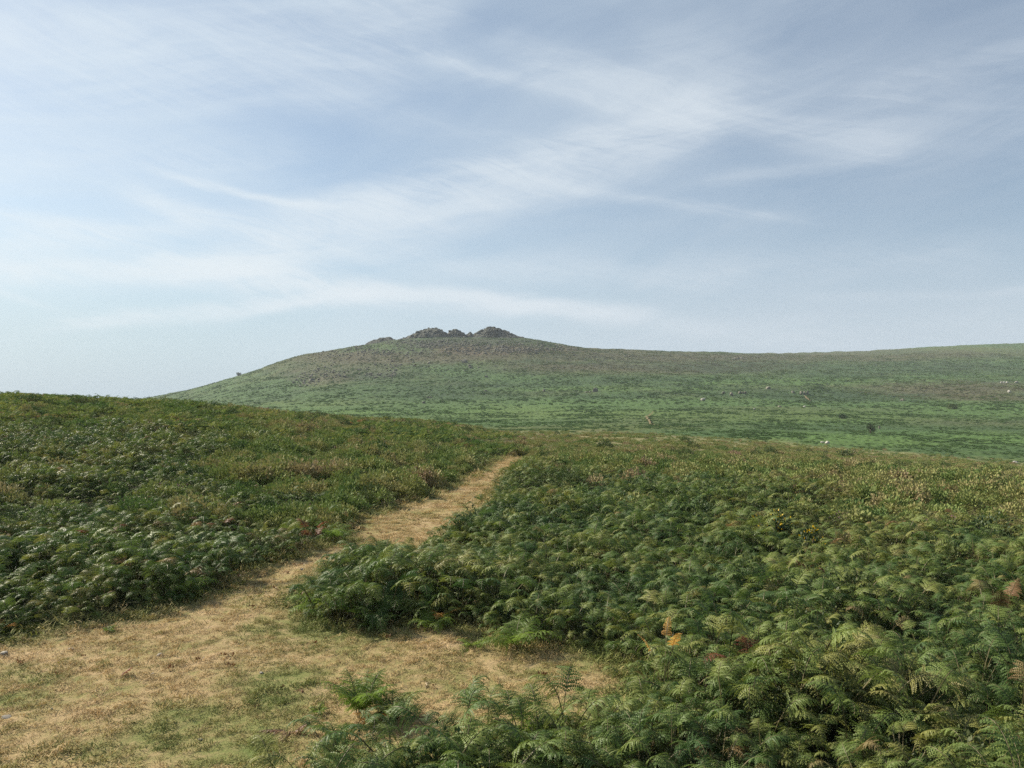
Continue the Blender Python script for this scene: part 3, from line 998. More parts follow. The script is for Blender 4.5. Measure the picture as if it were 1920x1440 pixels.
for side, txt in (('left', 'left of the dry grass path and up the slope'), ('right', 'right of the dry grass path')):
    a = plants(1.6, 14, 60, side, fern_want(), fern_size)
    scatter('bracken', P0, *a[:3], 0.24, a[3], a[4], 16, 'dense green bracken fronds close by, ' + txt, 'bracken', out=(1.05, 0.55, 3))
    a = plants(3.5, 20, 30, side, lambda x, y, px, row, br: (br > 0.35) & (lawn_d(x, y) > -0.45),
               lambda x, y, px, row, br, ld: ((0.45 + 0.55 * sstep(0, 0.4, -ld)) * RNG.uniform(0.6, 1.15, len(x)) * (1 - 0.15 * ((px < 960) & (row > 1380))),
                                              0.02 + (RNG.random(len(x)) < 0.08) * 0.35 + 0 * x))
    scatter('bracken_edge', P0, *a[:3], 0.3, a[3], a[4], 16, 'low leafy bracken fringe along the turf edge, ' + txt, 'bracken')
    a = plants(14, 30, 36, side, fern_want(), fern_size)
    scatter('bracken_bed', P1, *a[:3], 0.24, a[3], a[4], 8, 'grey-green bracken bed in the middle distance, ' + txt, 'bracken', out=(1.05, 0.55, 3))
    a = plants(30, 85, 4.2, side, fern_want(0.3), fern_size)
    scatter('distant_bracken', P2, *a[:3], 0.15, a[3] * 0.95, a[4], 6, 'fine dark bracken near the crest, ' + txt, 'bracken')

    a = plants(2.5, 32, 7, side, lambda x, y, px, row, br: fern_want()(x, y, px, row, br) & (lawn_d(x, y) < -0.35), lambda *q: (lambda s_b: (s_b[0] * RNG.uniform(0.8, 1.15, len(q[0])), s_b[1]))(fern_size(*q)))
    scatter('undergrowth', PU, *a[:3], 0.25, a[3], a[4], 5, 'twiggy brown and olive undergrowth tangled in the bracken, ' + txt, 'undergrowth')

    def hw(x, y, px, row, br):
        return RNG.random(len(x)) < (1 - 0.9 * sstep(0.25, 0.7, br)) * (1 - 0.9 * (row > 1000)) * (lawn_d(x, y) < -0.22)

    def hg(x, y, px, row, br, ld):
        dc, _, cid = clumps(x, y, 0.85, 5)
        s = (0.95 + 0.7 * fbm(x, y, 1.8, 3, 71)) * RNG.uniform(0.7, 1.25, len(x)) * (1.35 - 0.65 * np.clip(dc, 0, 1)) * (0.8 + 0.5 * cid)
        b = 0.34 * fbm(x, y, 5.0, 4, 72) + 0.10 * sstep(25, 55, y) - 0.04 + (cid - 0.5) * 0.5
        s = s * (1 - 0.42 * sstep(24, 45, y) * (px > 900))
        return np.clip(s, 0.4, 1.8), b
    a = list(plants(10, 38, 15, side, hw, hg))
    a[2] = a[2] - 0.04
    scatter('heather', PH, *a[:3], 0.35, a[3], a[4], 5, 'low olive heather carpet, ' + txt, 'heather')
    a = plants(38, 120, 3.4, side, lambda x, y, px, row, br: (RNG.random(len(x)) < (1 - 0.7 * sstep(0.3, 0.8, br))
               * np.where(px > 900, sstep(-6, 22, row - heath_edge(px)), 1.0)), hg)
    a = list(a)
    a[2] = a[2] - 0.05
    scatter('distant_heather', PHF, *a[:3], 0.12, a[3] * 0.8, a[4], 4, 'brownish heather spread toward the valley, ' + txt, 'heather')

# low bushes standing proud of the heath
PB = protos('low_bush', [cushion_mesh('low_bush', 740 + i, 900, 0.5, 0.6, 0.06, [M_LOWB]) for i in range(5)])
x, y = sector(12, 75, 0.42)
z = land_h(x, y); px, row = to_pix(x, y, z)
keep = (RNG.random(len(x)) > 0.85 * sstep(26, 40, y) * (px > 900)) & (np.where(y < 45, lawn_d(x, y), -5) < -0.5) & (RNG.random(len(x)) < sstep(-0.3, 0.5, fbm(x, y, 9, 3, 83)))
x, y, z = x[keep], y[keep], z[keep]
scatter('low_bush', PB, x, y, z - 0.05, 0.15, RNG.uniform(0.35, 0.95, len(x)), RNG.uniform(-.25, .35, len(x)), 5, 'small dark gorse and bilberry bushes dotted through the heath', 'bush')

# scrub and bracken texture on the far slopes
parts = []
for (d0, d1, per, sc_) in ((85, 250, 0.8, 0.45), (250, 760, 0.24, 0.7)):
    x, y = sector(d0, d1, per, -32, 40)
    z = land_h(x, y); px, row = to_pix(x, y, z)
    n = fbm(x, y, 16, 4, 81) + 0.4 * fbm(x, y, 4, 2, 82)
    keep = RNG.random(len(x)) < sstep(-0.5, 0.35, n) * (0.25 + 0.75 * sstep(d0, d0 + 40, np.hypot(x, y)))
    x, y, z, px, row, n = [q[keep] for q in (x, y, z, px, row, n)]
    dull = np.maximum.reduce([blob(px, row, 780, 668, 280, 22), blob(px, row, 1250, 680, 330, 24), blob(px, row, 1790, 732, 190, 20), blob(px, row, 1700, 660, 300, 12)])
    parts.append((x, y, z - 0.12, sc_ * np.clip(0.7 + 0.7 * n, 0.3, 1.5), 0.42 * dull - 0.2 * n))
a = cat3(parts)
scatter('moorland_scrub', PS, *a[:3], 0.1, a[3], a[4], 5, 'green scrub and bracken clumps covering the far hillside', 'scrub')

# short dry grass on the worn turf
parts = []
for (d0, d1, per, sc_) in ((2.5, 9, 170, 1.0), (9, 16, 80, 1.35), (16, 34, 34, 1.9)):
    x, y = sector(d0, d1, per)
    ld = lawn_d(x, y)
    keep = ld > -0.25
    x, y, ld = x[keep], y[keep], ld[keep]
    g = fbm(x, y, 1.1, 4, 91, 0.6)
    s = sc_ * RNG.uniform(0.6, 1.2, len(x)) * (1 + 0.9 * sstep(0.4, 0.0, ld)) * (1 + 0.35 * sstep(-0.1, -0.4, g))
    b = 0.26 * sstep(-0.45, 0.35, g) + 0.06 - 0.30 * sstep(0.5, 0.0, ld) - 0.34 * turf_green(x, y)
    parts.append((x, y, land_h(x, y), s, b))
a = cat3(parts)
scatter('grass', PG, *a[:3], 0.2, a[3], a[4], 6, 'short sun-dried grass on the trodden path', 'grass')


x, y = sector(3.5, 16, 3.5)
ld = lawn_d(x, y)
x, y = x[ld > 0.02], y[ld > 0.02]
scatter('litter', PL, x, y, land_h(x, y) + 0.006, 0.3, RNG.uniform(0.5, 1.3, len(x)), 0 * x, 6, 'scraps of dead fern and stalk scattered over the turf', 'litter')

# ------------------------------------------------------------------ single plants
def placed_fern(name, px, row, size, nfr, mats, label, group=None, seed=1, lean=0.5, arch=1.6, stipe=0.11, blade=0.42, cat='fern', z=None, width=0.5):
    gx, gy = GP(px, row)
    gz = float(land_h(np.array([gx]), np.array([gy]))[0]) if z is None else z
    rnd = random.Random(seed)
    mbl = MB(); mbs = MB()
    y0 = rnd.uniform(0, 6.28)
    tmp = MB()
    for i in range(nfr):
        yaw = y0 + i * 6.283 / nfr + rnd.uniform(-0.4, 0.4)
        frond(tmp, rnd, 0, stipe * size * rnd.uniform(0.7, 1.2), blade * size * rnd.uniform(0.75, 1.15), yaw,
              lean * rnd.uniform(0.6, 1.2), arch * rnd.uniform(0.75, 1.2), width, Vector((rnd.uniform(-.05, .05), rnd.uniform(-.05, .05), -0.01)) * size)
    leaf = [i for i, q in enumerate(tmp.mi) if q == 0]
    stem = [i for i, q in enumerate(tmp.mi) if q == 1]

    def sub(idx, nm, mat):
        used = {}; vs = []; fs = []
        for i in idx:
            f = []
            for v in tmp.f[i]:
                if v not in used:
                    used[v] = len(vs); vs.append(tuple(tmp.v[v]))
                f.append(used[v])
            fs.append(tuple(f))
        me = bpy.data.meshes.new(nm); me.from_pydata(vs, [], fs); me.materials.append(mat)
        return me
    root = bpy.data.objects.new(name, None)
    COL.objects.link(root); root.location = (gx, gy, gz); root.empty_display_size = 0.1
    tag(root, label, cat, group)
    link('leaves', sub(leaf, 'leaves', mats[0]), root)
    link('stems', sub(stem, 'stems', mats[1]), root)
    return root


LM = [M_LIME, M_STEM]
placed_fern('fern', 680, 1345, 0.85, 15, LM, 'yellow-green fern clump alone on the dry turf, in front of the bracken', seed=1, lean=0.3, arch=1.1)
placed_fern('fern', 738, 1350, 0.62, 13, FM, 'darker small fern right beside the lone yellow-green clump', seed=2, lean=0.45)
placed_fern('fern', 600, 1340, 0.2, 5, LM, 'tiny bright fern sprout left of the lone clump on the turf', seed=3)
placed_fern('fern', 628, 1395, 0.42, 6, FM, 'thin fern at the left tip of the foreground bracken', seed=4, lean=0.3)
placed_fern('fern', 886, 1215, 0.36, 8, LM, 'small pale fern rosette alone on grass before the central bracken', seed=5, lean=1.0, arch=0.9)
placed_fern('fern', 965, 1222, 0.95, 11, LM, 'rounded bright green fern bush jutting out at the edge of the central bracken', seed=6, lean=0.55)
placed_fern('fern', 205, 1186, 0.20, 6, LM, 'tiny pale green fern tuft in grass below the left bracken', seed=7, lean=0.7)
placed_fern('fern', 1010, 1405, 0.82, 9, LM, 'upright light green ferns standing up behind the foreground bracken', seed=8, lean=0.3, arch=1.0)
placed_fern('fern', 1065, 1420, 0.75, 7, FM, 'feathery fern beside the upright light green ferns in the foreground', seed=9, lean=0.3, arch=1.1)
placed_fern('fern', 345, 1118, 0.95, 8, LM, 'bright fern leaning over the turf at the left bracken edge', seed=10, lean=0.5)
placed_fern('fern', 600, 1150, 0.9, 10, LM, 'sunlit yellow-green ferns at the left end of the central bracken', seed=11, lean=0.55)
placed_fern('fern', 630, 1018, 0.9, 9, LM, 'bright green ferns at the path bend beside a reddish frond', seed=12, lean=0.55)
placed_fern('fern', 810, 1180, 0.65, 8, LM, 'yellowing low ferns at the front foot of the central bracken', seed=13, lean=0.6)
placed_fern('fern_frond', 694, 1362, 0.34, 2, [M_ORANGE, M_STEM], 'small orange frond at the foot of the lone fern clump', seed=20, lean=0.3, cat='dead frond')
placed_fern('fern_frond', 1238, 1325, 1.0, 3, [M_ORANGE, M_STEM], 'bright orange dead frond standing up at the left edge of the right bracken', seed=21, lean=0.1, arch=0.7, stipe=0.52, blade=0.19, cat='dead frond', width=0.30)
placed_fern('fern_frond', 1415, 1325, 1.0, 3, [M_RED, M_STEM], 'reddish brown dead fronds among green bracken to the right of the orange one', seed=22, lean=0.5, stipe=0.42, blade=0.3, cat='dead frond')
placed_fern('fern_frond', 585, 1030, 0.95, 4, [M_RED, M_STEM], 'rusty red frond in bracken left of the path bend', seed=23, lean=0.3, cat='dead frond', stipe=0.32, blade=0.3)
placed_fern('fern_frond', 178, 1065, 1.0, 4, [M_RED, M_STEM], 'dark red dead frond in the middle of the left bracken', seed=24, lean=0.5, stipe=0.45, cat='dead frond', blade=0.3)
placed_fern('fern_frond', 8, 1185, 0.5, 2, [M_ORANGE, M_STEM], 'orange-yellow frond at the left picture edge above the turf', seed=25, lean=0.4, cat='dead frond', blade=0.3)
placed_fern('fern_frond', 830, 1165, 0.6, 3, [M_ORANGE, M_STEM], 'small rust-orange frond low inside the central bracken', seed=26, lean=0.4, cat='dead frond')
placed_fern('fern_frond', 360, 1098, 1.0, 5, [M_DEAD, M_BARK], 'withered brown fronds at the edge of the left bracken', seed=27, lean=0.6, cat='dead frond')
placed_fern('fern_frond', 1880, 1185, 1.0, 2, [M_DEAD, M_STEM], 'pale bronze upright frond near the right picture edge', seed=28, lean=0.3, arch=0.5, cat='dead frond', stipe=0.4, blade=0.26)
placed_fern('fern_litter', 545, 1372, 0.5, 4, [M_DEAD, M_BARK], 'brown withered fern litter on dry turf left of the foreground bracken', seed=30, lean=1.35, arch=0.35, stipe=0.03, cat='dead fern')
placed_fern('fern_litter', 228, 1268, 0.30, 2, [M_RED, M_STALK], 'reddish dead fern scrap lying in the open turf at left', seed=31, lean=1.4, arch=0.3, stipe=0.02, cat='dead fern')


# ------------------------------------------------------------------ rocks
def rock_bm(rnd, sx, sy, sz, sub=2, cuts=9, rough=0.12, verts=None, faces=None, off=Vector((0, 0, 0)), rot=None):
    """angular block: sphere shaved by random planes"""
    import bmesh
    bm = bmesh.new()
    bmesh.ops.create_icosphere(bm, subdivisions=sub, radius=1.0)
    planes = []
    for i in range(cuts):
        d = Vector((rnd.gauss(0, 1), rnd.gauss(0, 1), rnd.gauss(0, 1))).normalized()
        planes.append((d, rnd.uniform(0.55, 0.85)))
    sd = rnd.uniform(0, 90)
    for v in bm.verts:
        for d, h in planes:
            t = v.co.dot(d)
            if t > h:
                v.co -= d * (t - h)
        n = float(perlin(v.co.x * 2 + sd, v.co.y * 2 + v.co.z * 1.7, 5))
        v.co *= 1 + rough * n
        v.co = Vector((v.co.x * sx, v.co.y * sy, v.co.z * sz))
        if rot is not None:
            v.co = rot @ v.co
        v.co += off
    b = len(verts)
    verts.extend([tuple(v.co) for v in bm.verts])
    faces.extend([tuple(q.index + b for q in f.verts) for f in bm.faces])
    bm.free()


def boulder(px, row, wpx, hpx, label, mat=M_ROCK, seed=0, n=1, cat='boulder', name='boulder', group=None, flat=None):
    p = P(px, row) if flat is None else np.array([*GP(px, row), 0.0])
    if flat is not None:
        p[2] = land_h(p[:1], p[1:2])[0]
    m_per = p[1] / F * (0.75 if flat else 1.0)
    wd, ht = wpx * m_per, hpx * m_per
    rnd = random.Random(seed)
    vs, fs = [], []
    for i in range(n):
        o = Vector(((i - (n - 1) / 2) * wd / max(1, n) * 1.0, rnd.uniform(-.2, .2) * wd / n, ht * (0.25 if i % 2 == 0 else 0.12)))
        k_ = 1.0 if i == n // 2 else rnd.uniform(0.5, 0.85)
        rock_bm(rnd, wd / n * 0.56, wd / n * 0.5, ht * 0.6 * k_, 3 if n == 1 else 2, 9, 0.15, vs, fs, o,
                Matrix.Rotation(rnd.uniform(-.3, .3), 3, 'Y') @ Matrix.Rotation(rnd.uniform(0, 3), 3, 'Z'))
    me = bpy.data.meshes.new(name); me.from_pydata(vs, [], fs); me.materials.append(mat)
    o = link(name, me, None, tuple(p))
    return tag(o, label, cat, group)


G = 'boulders in the valley'
for i, (px, row, wp, hp, n, mt, lb) in enumerate([
    (1547, 831, 18, 6, 2, M_PALE, 'long white rock in the green valley below the small dark bush'),
    (1630, 857, 14, 4, 1, M_PALE, 'flat white rock at the edge of the brown heather right of centre'),
    (1722, 861, 12, 3, 1, M_ROCK, 'low grey slab between two white rocks in the heather'),
    (1904, 868, 9, 4, 1, M_PALE, 'small white rock in heather by the right picture edge'),
    (1441, 730, 9, 7, 1, M_ROCK, 'single grey boulder above the rock band at mid slope'),
    (1508, 740, 18, 10, 3, M_ROCK, 'largest cluster of grey rocks at the head of the far sandy path'),
    (1488, 737, 8, 5, 1, M_ROCK, 'small boulder just left of the path head cluster'),
    (1318, 751, 9, 6, 1, M_PALE, 'pale boulder standing alone below the rock band'),
    (1371, 741, 7, 7, 1, M_ROCK, 'upright little boulder between the pale boulder and the rock band'),
    (1392, 738, 16, 7, 3, M_ROCK, 'row of three grey boulders in dark scrub at mid slope'),
    (1356, 738, 7, 5, 1, M_ROCK, 'small round boulder at the left end of the rock band'),
    (1462, 763, 9, 3, 1, M_ROCK, 'low flat rock in grass below the rock band'),
    (1509, 763, 5, 3, 1, M_PALE, 'tiny white stone below the far sandy path'),
    (1692, 751, 9, 5, 1, M_ROCK, 'pale boulder in the dark bracken band at right'),
    (1883, 719, 16, 5, 3, M_PALE, 'line of white rocks on the brown slope near the right edge'),
    (1906, 718, 6, 4, 1, M_PALE, 'white rock at the right end of the brown slope'),
    (1891, 736, 6, 5, 1, M_PALE, 'small white rock below the line of white rocks'),
    (1384, 673, 18, 5, 3, M_ROCK, 'pale rocks near the skyline saddle right of the hill'),
    (1116, 735, 12, 9, 1, M_ROCK, 'peaked boulder standing on the green slope below the summit'),
    (1103, 736, 12, 4, 2, M_ROCK, 'low rubble beside the peaked boulder'),
    (1020, 734, 5, 6, 1, M_ROCK, 'small upright stone left of the peaked boulder'),
    (872, 680, 12, 9, 1, M_ROCK, 'grey boulder on the heather slope right below the summit tors'),
    (805, 746, 12, 4, 2, M_ROCK, 'low grey rocks near the foot of the hill'),
    (794, 756, 8, 4, 1, M_ROCK, 'low stone below the rocks near the foot of the hill'),
    (1649, 803, 4, 6, 1, M_ROCK, 'short standing stone right of the small dark bush'),
    (1415, 768, 4, 4, 1, M_PALE, 'tiny grey stone in the valley grass'),
]):
    boulder(px, row, wp, hp, lb, mt, 50 + i, n, group=G)
for i, (px, row, wp, hp, lb, mt) in enumerate([
    (8, 1224, 24, 10, 'grey flat stone half sunk in turf at the left picture edge', M_STONE),
    (300, 1228, 16, 9, 'small rounded grey stone on the open turf', M_STONE),
    (97, 1330, 7, 5, 'tiny white stone on the turf near the left bottom', M_PALE),
    (375, 1388, 11, 6, 'small stone beside a dark hollow in the turf', M_STONE),
    (286, 1264, 8, 4, 'little stone in the turf beside the reddish fern scrap', M_STONE),
    (490, 1262, 12, 6, 'dark grey stone in the green turf left of the bracken', M_STONE),
    (566, 1068, 12, 5, 'pale stone on the path where it bends left of the central bracken', M_STONE),
    (12, 1345, 26, 5, 'flat grey stone embedded in turf at the lower left', M_STONE),
    (135, 1216, 16, 5, 'flat sunken stone in turf near the left bracken', M_STONE),
]):
    boulder(px, row, wp, hp, lb, mt, 90 + i, 1, name='stone', cat='stone', flat=True, group='stones on the turf')


def tor(name, px0, row0, px1, row1, top, n, label, seed, depth=14):
    """a pile of granite blocks; the outline follows the photographed skyline, the pile has real depth"""
    rnd = random.Random(seed)
    c = P((px0 + px1) / 2, row1)
    Y = TOR_Y
    vs, fs = [], []
    cx_ = ((px0 + px1) / 2 - CX) / F * Y
    for i in range(n):
        t = rnd.random(); px = px0 + (px1 - px0) * t
        prof = np.interp(px, [q[0] for q in top], [q[1] for q in top])
        dy = rnd.uniform(-depth, depth)
        fall = (abs(dy) / depth) ** 1.6
        x = (px - CX) / F * Y * (1 + dy / Y)
        yy = Y + dy
        g = float(land_h(np.array([x]), np.array([yy]))[0])
        ztop = CAMZ + (HOR - prof) / F * Y
        zt = g + (ztop - g) * (1 - fall)
        if zt < g - 0.3:
            continue
        z = g + (zt - g) * rnd.uniform(0.9, 1.0)
        s = rnd.uniform(0.8, 1.8) if rnd.random() < .55 else rnd.uniform(1.8, 3.4)
        if rnd.random() < 0.72:
            continue
        rock_bm(rnd, s * rnd.uniform(.8, 1.5), s * rnd.uniform(.7, 1.2), s * rnd.uniform(.4, .7), 2, 8, 0.03, vs, fs,
                Vector((x - cx_, yy - Y, z - s * 0.55)),
                Matrix.Rotation(rnd.uniform(-.35, .35), 3, 'X') @ Matrix.Rotation(rnd.uniform(0, 3.1), 3, 'Z'))
    # solid core under the blocks
    nu, nv = 40, 22
    b0 = len(vs)
    for j in range(nv + 1):
        dy = -depth + 2 * depth * j / nv
        for i in range(nu + 1):
            px = px0 - 4 + (px1 - px0 + 8) * i / nu
            x = (px - CX) / F * Y * (1 + dy / Y)
            g = float(land_h(np.array([x]), np.array([Y + dy]))[0])
            prof = np.interp(px, [q[0] for q in top], [q[1] for q in top])
            zt = CAMZ + (HOR - prof) / F * Y
            e = min(1.0, min(i, nu - i) / 3.0)
            zc = g + max(0.0, (zt - g) * 0.93 * (1 - (abs(dy) / depth) ** 1.6)) * e + 0.5 * float(perlin(x / 1.3, dy / 1.3, 9)) * e - 0.4
            vs.append((x - cx_, dy, zc))
    for j in range(nv):
        for i in range(nu):
            q = b0 + j * (nu + 1) + i
            fs.append((q, q + 1, q + nu + 2, q + nu + 1))
    me = bpy.data.meshes.new(name); me.from_pydata(vs, [], fs); me.materials.append(M_TOR)
    o = link(name, me, None, (cx_, Y, 0))
    return tag(o, label, 'rock outcrop', 'granite tors on the hilltop')


TOR_Y = 598.0
tor('tor', 745, 640, 838, 645, [(740, 640), (760, 632), (780, 622), (800, 614), (818, 612), (830, 618), (840, 627)], 520, 'tall left granite tor on the hill summit', 1)
tor('tor', 836, 640, 872, 645, [(834, 628), (845, 618), (855, 615), (864, 619), (874, 628)], 170, 'small middle granite tor between the two summit tors', 2, 10)
tor('tor', 874, 640, 892, 645, [(872, 628), (878, 623), (882, 621), (888, 626), (894, 628)], 40, 'tiny knob of rock just left of the right summit tor', 3, 5)
tor('tor', 888, 640, 985, 648, [(885, 629), (900, 618), (915, 612), (930, 612), (945, 618), (965, 627), (990, 635)], 520, 'broad right granite tor on the hill summit', 4)
tor('tor', 684, 645, 745, 650, [(680, 648), (698, 638), (715, 632), (730, 631), (740, 636), (748, 642)], 240, 'lower granite tor on the left shoulder of the summit', 5, 11)

# loose block fields on the upper slopes
rnd = random.Random(77)
vs, fs = [], []
FIELDS = [(800, 645, 90, 8, 150), (930, 658, 100, 7, 230), (960, 652, 70, 8, 170), (700, 662, 60, 6, 80), (660, 650, 50, 5, 40), (1050, 655, 40, 5, 40),
          (620, 700, 40, 12, 60), (575, 715, 26, 14, 60), (735, 685, 40, 10, 45), (850, 648, 70, 6, 120), (735, 706, 16, 6, 22), (1130, 668, 120, 14, 30),
          (1380, 673, 30, 3, 12), (770, 662, 70, 8, 45), (700, 705, 30, 6, 16), (870, 685, 200, 30, 40), (660, 655, 90, 8, 90), (640, 672, 60, 10, 50), (1010, 648, 60, 6, 60), (800, 650, 60, 5, 60)]
for (cx, cy, rx, ry, n) in FIELDS:
    for i in range(n):
        px = rnd.gauss(cx, rx * 0.5); row = rnd.gauss(cy, ry * 0.5)
        p = P(px, row)
        if p[1] > 800:
            continue
        s = rnd.uniform(0.3, 0.85) * (1.5 if rnd.random() < 0.08 else 1)
        rock_bm(rnd, s * 1.2, s, s * 0.7, 1, 5, 0.1, vs, fs, Vector((p[0], p[1], p[2] + s * 0.35)), Matrix.Rotation(rnd.uniform(0, 3), 3, 'Z'))
me = bpy.data.meshes.new('scree'); me.from_pydata(vs, [], fs); me.materials.append(M_ROCK)
tag(link('scree', me), 'loose grey granite blocks strewn below the summit tors', 'scree', kind='stuff')


# ------------------------------------------------------------------ far paths, shrubs, flowers
def ribbon(name, pix, widths, label, mat):
    pts = [P(*q) for q in pix]
    dense = []
    for a, b, w0, w1 in zip(pts[:-1], pts[1:], widths[:-1], widths[1:]):
        for j in range(10):
            t = j / 10
            dense.append((a[:2] * (1 - t) + b[:2] * t, w0 * (1 - t) + w1 * t))
    dense.append((pts[-1][:2], widths[-1]))
    c = np.array([q[0] for q in dense]); wv_ = np.array([q[1] for q in dense])
    c = c + np.stack([perlin(np.arange(len(c)) * .35, 0 * wv_, 3), 0 * wv_], 1) * 0.5
    tdir = np.gradient(c, axis=0); tdir /= np.linalg.norm(tdir, axis=1)[:, None] + 1e-9
    nrm = np.stack([-tdir[:, 1], tdir[:, 0]], 1)
    vs = []; fs = []
    for j in range(len(c)):
        for s_ in (-1, -0.33, 0.33, 1):
            q = c[j] + nrm[j] * wv_[j] * s_ * (1 + 0.25 * perlin(np.array([j * .6]), np.array([s_ * 2.0]), 4)[0])
            vs.append((q[0], q[1], float(land_h(q[:1], q[1:2])[0]) + 0.35))
        if j:
            b = (j - 1) * 4
            fs += [(b + i, b + i + 1, b + 5 + i, b + 4 + i) for i in range(3)]
    me = bpy.data.meshes.new(name); me.from_pydata(vs, [], fs); me.materials.append(mat)
    return tag(link(name, me), label, 'path', kind='structure')


m, k, out = new_mat('sandy_earth')
g = k.new('ShaderNodeNewGeometry').outputs['Position']
c = ramp(k, k.noise(g, 1.2, 5, 0.7), [(0.35, (0.13, 0.11, 0.055)), (0.65, (0.24, 0.185, 0.105))])
k.t.links.new(principled(k, c, 0.95, 0.1).outputs[0], out.inputs['Surface'])
M_SAND = m
ribbon('path', [(1236, 801), (1222, 798), (1216, 791), (1212, 784), (1219, 779), (1226, 773)], [.05, .14, .2, .22, .18, .05], 'thin sandy path winding across the valley', M_SAND)
ribbon('path', [(1520, 753), (1514, 748), (1508, 743)], [.1, .4, .2], 'sandy track leading up to the rocks at mid slope', M_SAND)


def shrub(px, row, w, h, label, mat, seed, name='shrub', cat='bush', n=500, leafs=0.25, flower=None, flat=False):
    p = P(px, row) if not flat else np.array([*GP(px, row), 0.0])
    if flat:
        p[2] = land_h(p[:1], p[1:2])[0]
    rnd = random.Random(seed)
    root = bpy.data.objects.new(name, None); COL.objects.link(root); root.location = tuple(p)
    tag(root, label, cat)
    mb = MB(); lf = MB(); fl = MB()
    for i in range(6):
        a = rnd.uniform(0, 6.28); r = w * rnd.uniform(0.15, 0.4)
        e = Vector((r * math.cos(a), r * math.sin(a), h * rnd.uniform(.55, .9)))
        mb.tube([Vector((0, 0, -0.1 * h)), e * 0.5 + Vector((0, 0, .05 * h)), e], [h * .03, h * .02, h * .008], 5)
    cl_ = [(Vector((rnd.uniform(-.36, .36) * w, rnd.uniform(-.36, .36) * w, rnd.uniform(.3, .85) * h)), rnd.uniform(.13, .26) * w) for _ in range(11)]
    for i in range(n):
        c0, r0 = rnd.choice(cl_)
        d = Vector((rnd.gauss(0, 1), rnd.gauss(0, 1), rnd.gauss(0, 1))).normalized()
        q = c0 + d * r0 * rnd.uniform(.5, 1.05)
        q.z = max(0.03 * h, q.z)
        L = leafs * rnd.uniform(.6, 1.3)
        s_ = d.cross(Vector((rnd.uniform(-1, 1), rnd.uniform(-1, 1), .3))).normalized() * L * .3
        e = (d + Vector((0, 0, .4))).normalized() * L
        (fl if flower and rnd.random() < .16 and d.z > 0 else lf).quad(q, q + e * .5 + s_, q + e, q + e * .5 - s_)
    link('trunk', mb.mesh('trunk', [M_BARK]), root)
    link('crown', lf.mesh('crown', [mat]), root)
    if flower and fl.v:
        tag(link('flowers', fl.mesh('flowers', [flower]), root), kind='stuff')
    return root


shrub(1632, 812, 1.4, 1.6, 'small dark green bush standing alone in the valley right of centre', M_GORSE, 1, n=700, leafs=.18)
shrub(1580, 785, 2.4, 0.7, 'low dark shrub in the valley above the lone bush', M_GORSE, 2, n=500, leafs=.25)
shrub(1785, 766, 4.0, 0.8, 'wide dark shrub patch in the valley near the right side', M_LOWB, 3, n=700, leafs=.35)
shrub(447, 705, 4.2, 2.2, 'tiny lone bush breaking the skyline on the left slope of the hill', M_GORSE, 4, n=700, leafs=.4)
shrub(1592, 857, 1.6, .4, 'dark low shrub left of the flat white rock in the heather', M_GORSE, 5, n=400, leafs=.12)
shrub(1442, 1025, 0.7, 0.62, 'yellow-flowered gorse bush among the bracken on the right', M_GORSE, 6, n=900, leafs=.05, flower=M_YELLOW, flat=True, name='gorse_bush')
shrub(1516, 1058, 0.4, 0.6, 'small gorse sprig with few yellow flowers right of the flowering gorse', M_GORSE, 7, n=400, leafs=.05, flower=M_YELLOW, flat=True, name='gorse_bush')


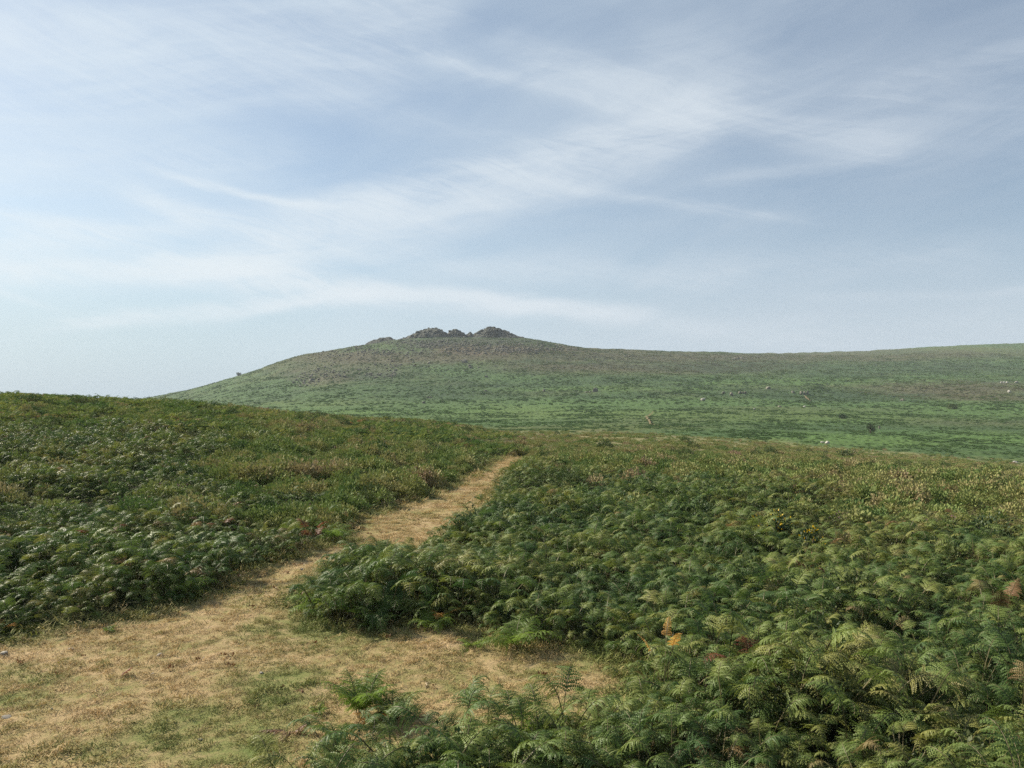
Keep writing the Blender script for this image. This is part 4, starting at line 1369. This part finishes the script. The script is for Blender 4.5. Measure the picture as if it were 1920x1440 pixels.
def bloom(px, row, w, label, seed, flat=True, fl=0.28):
    gx, gy = GP(px, row) if flat else P(px, row)[:2]
    gz = float(land_h(np.array([gx]), np.array([gy]))[0])
    o = link('heather_plant', tuft_mesh('heather_plant', seed, 700, w, .34, .05, [M_HEATH, M_PURPLE], fl, 0.16), None, (gx, gy, gz))
    return tag(o, label, 'heather', 'purple flowering heather plants', 'stuff')


bloom(1585, 985, .45, 'purple heather in bloom left of the brightest purple plant, deep in bracken', 1)
bloom(1773, 995, .38, 'brightest purple heather plant among bracken at right', 2)
bloom(1819, 1012, .25, 'small purple heather plant right of the brightest one', 3)
bloom(1595, 925, .7, 'purple heather patch on the heath edge above the bracken', 4)
bloom(1500, 935, .5, 'faint purple heather patch left on the heath edge', 5)
bloom(1720, 1015, .3, 'dull purple heather sprigs left below the brightest purple plant', 6)
bloom(560, 975, .6, 'muted purple heather patch on the left slope above the path', 7, fl=0.07)
bloom(320, 965, .5, 'faint purple heather patch amid the left slope heather', 8, fl=0.07)

# a bent dry stalk on the turf
mb = MB()
mb.tube([Vector((0, 0, .008)), Vector((.012, .05, .012)), Vector((-.004, .09, .014)), Vector((.03, .14, .01))], [.003, .0035, .003, .002], 5)
gx, gy = GP(797, 1292)
tag(link('twig', mb.mesh('twig', [M_STALK]), None, (gx, gy, float(land_h(np.array([gx]), np.array([gy]))[0]))),
    'bent white dry twig on the turf right of the lone fern clump', 'twig')

# ------------------------------------------------------------------ haze
HAZE = 0.00020
if HAZE:
    me = bpy.data.meshes.new('haze')
    X, Z0, Z1 = 1300, -40, 98
    v = [(-X, -X, Z0), (X, -X, Z0), (X, X, Z0), (-X, X, Z0), (-X, -X, Z1), (X, -X, Z1), (X, X, Z1), (-X, X, Z1)]
    me.from_pydata(v, [], [(0, 3, 2, 1), (4, 5, 6, 7), (0, 1, 5, 4), (1, 2, 6, 5), (2, 3, 7, 6), (3, 0, 4, 7)])
    m, k, out = new_mat('haze')
    pv = k.new('ShaderNodeVolumePrincipled')
    pv.inputs['Color'].default_value = (0.84, 0.92, 1.0, 1)
    pv.inputs['Density'].default_value = HAZE
    pv.inputs['Anisotropy'].default_value = 0.0
    k.t.links.new(pv.outputs[0], out.inputs['Volume'])
    me.materials.append(m)
    tag(link('haze', me), 'thin blue summer haze over the moor', 'haze', kind='stuff')
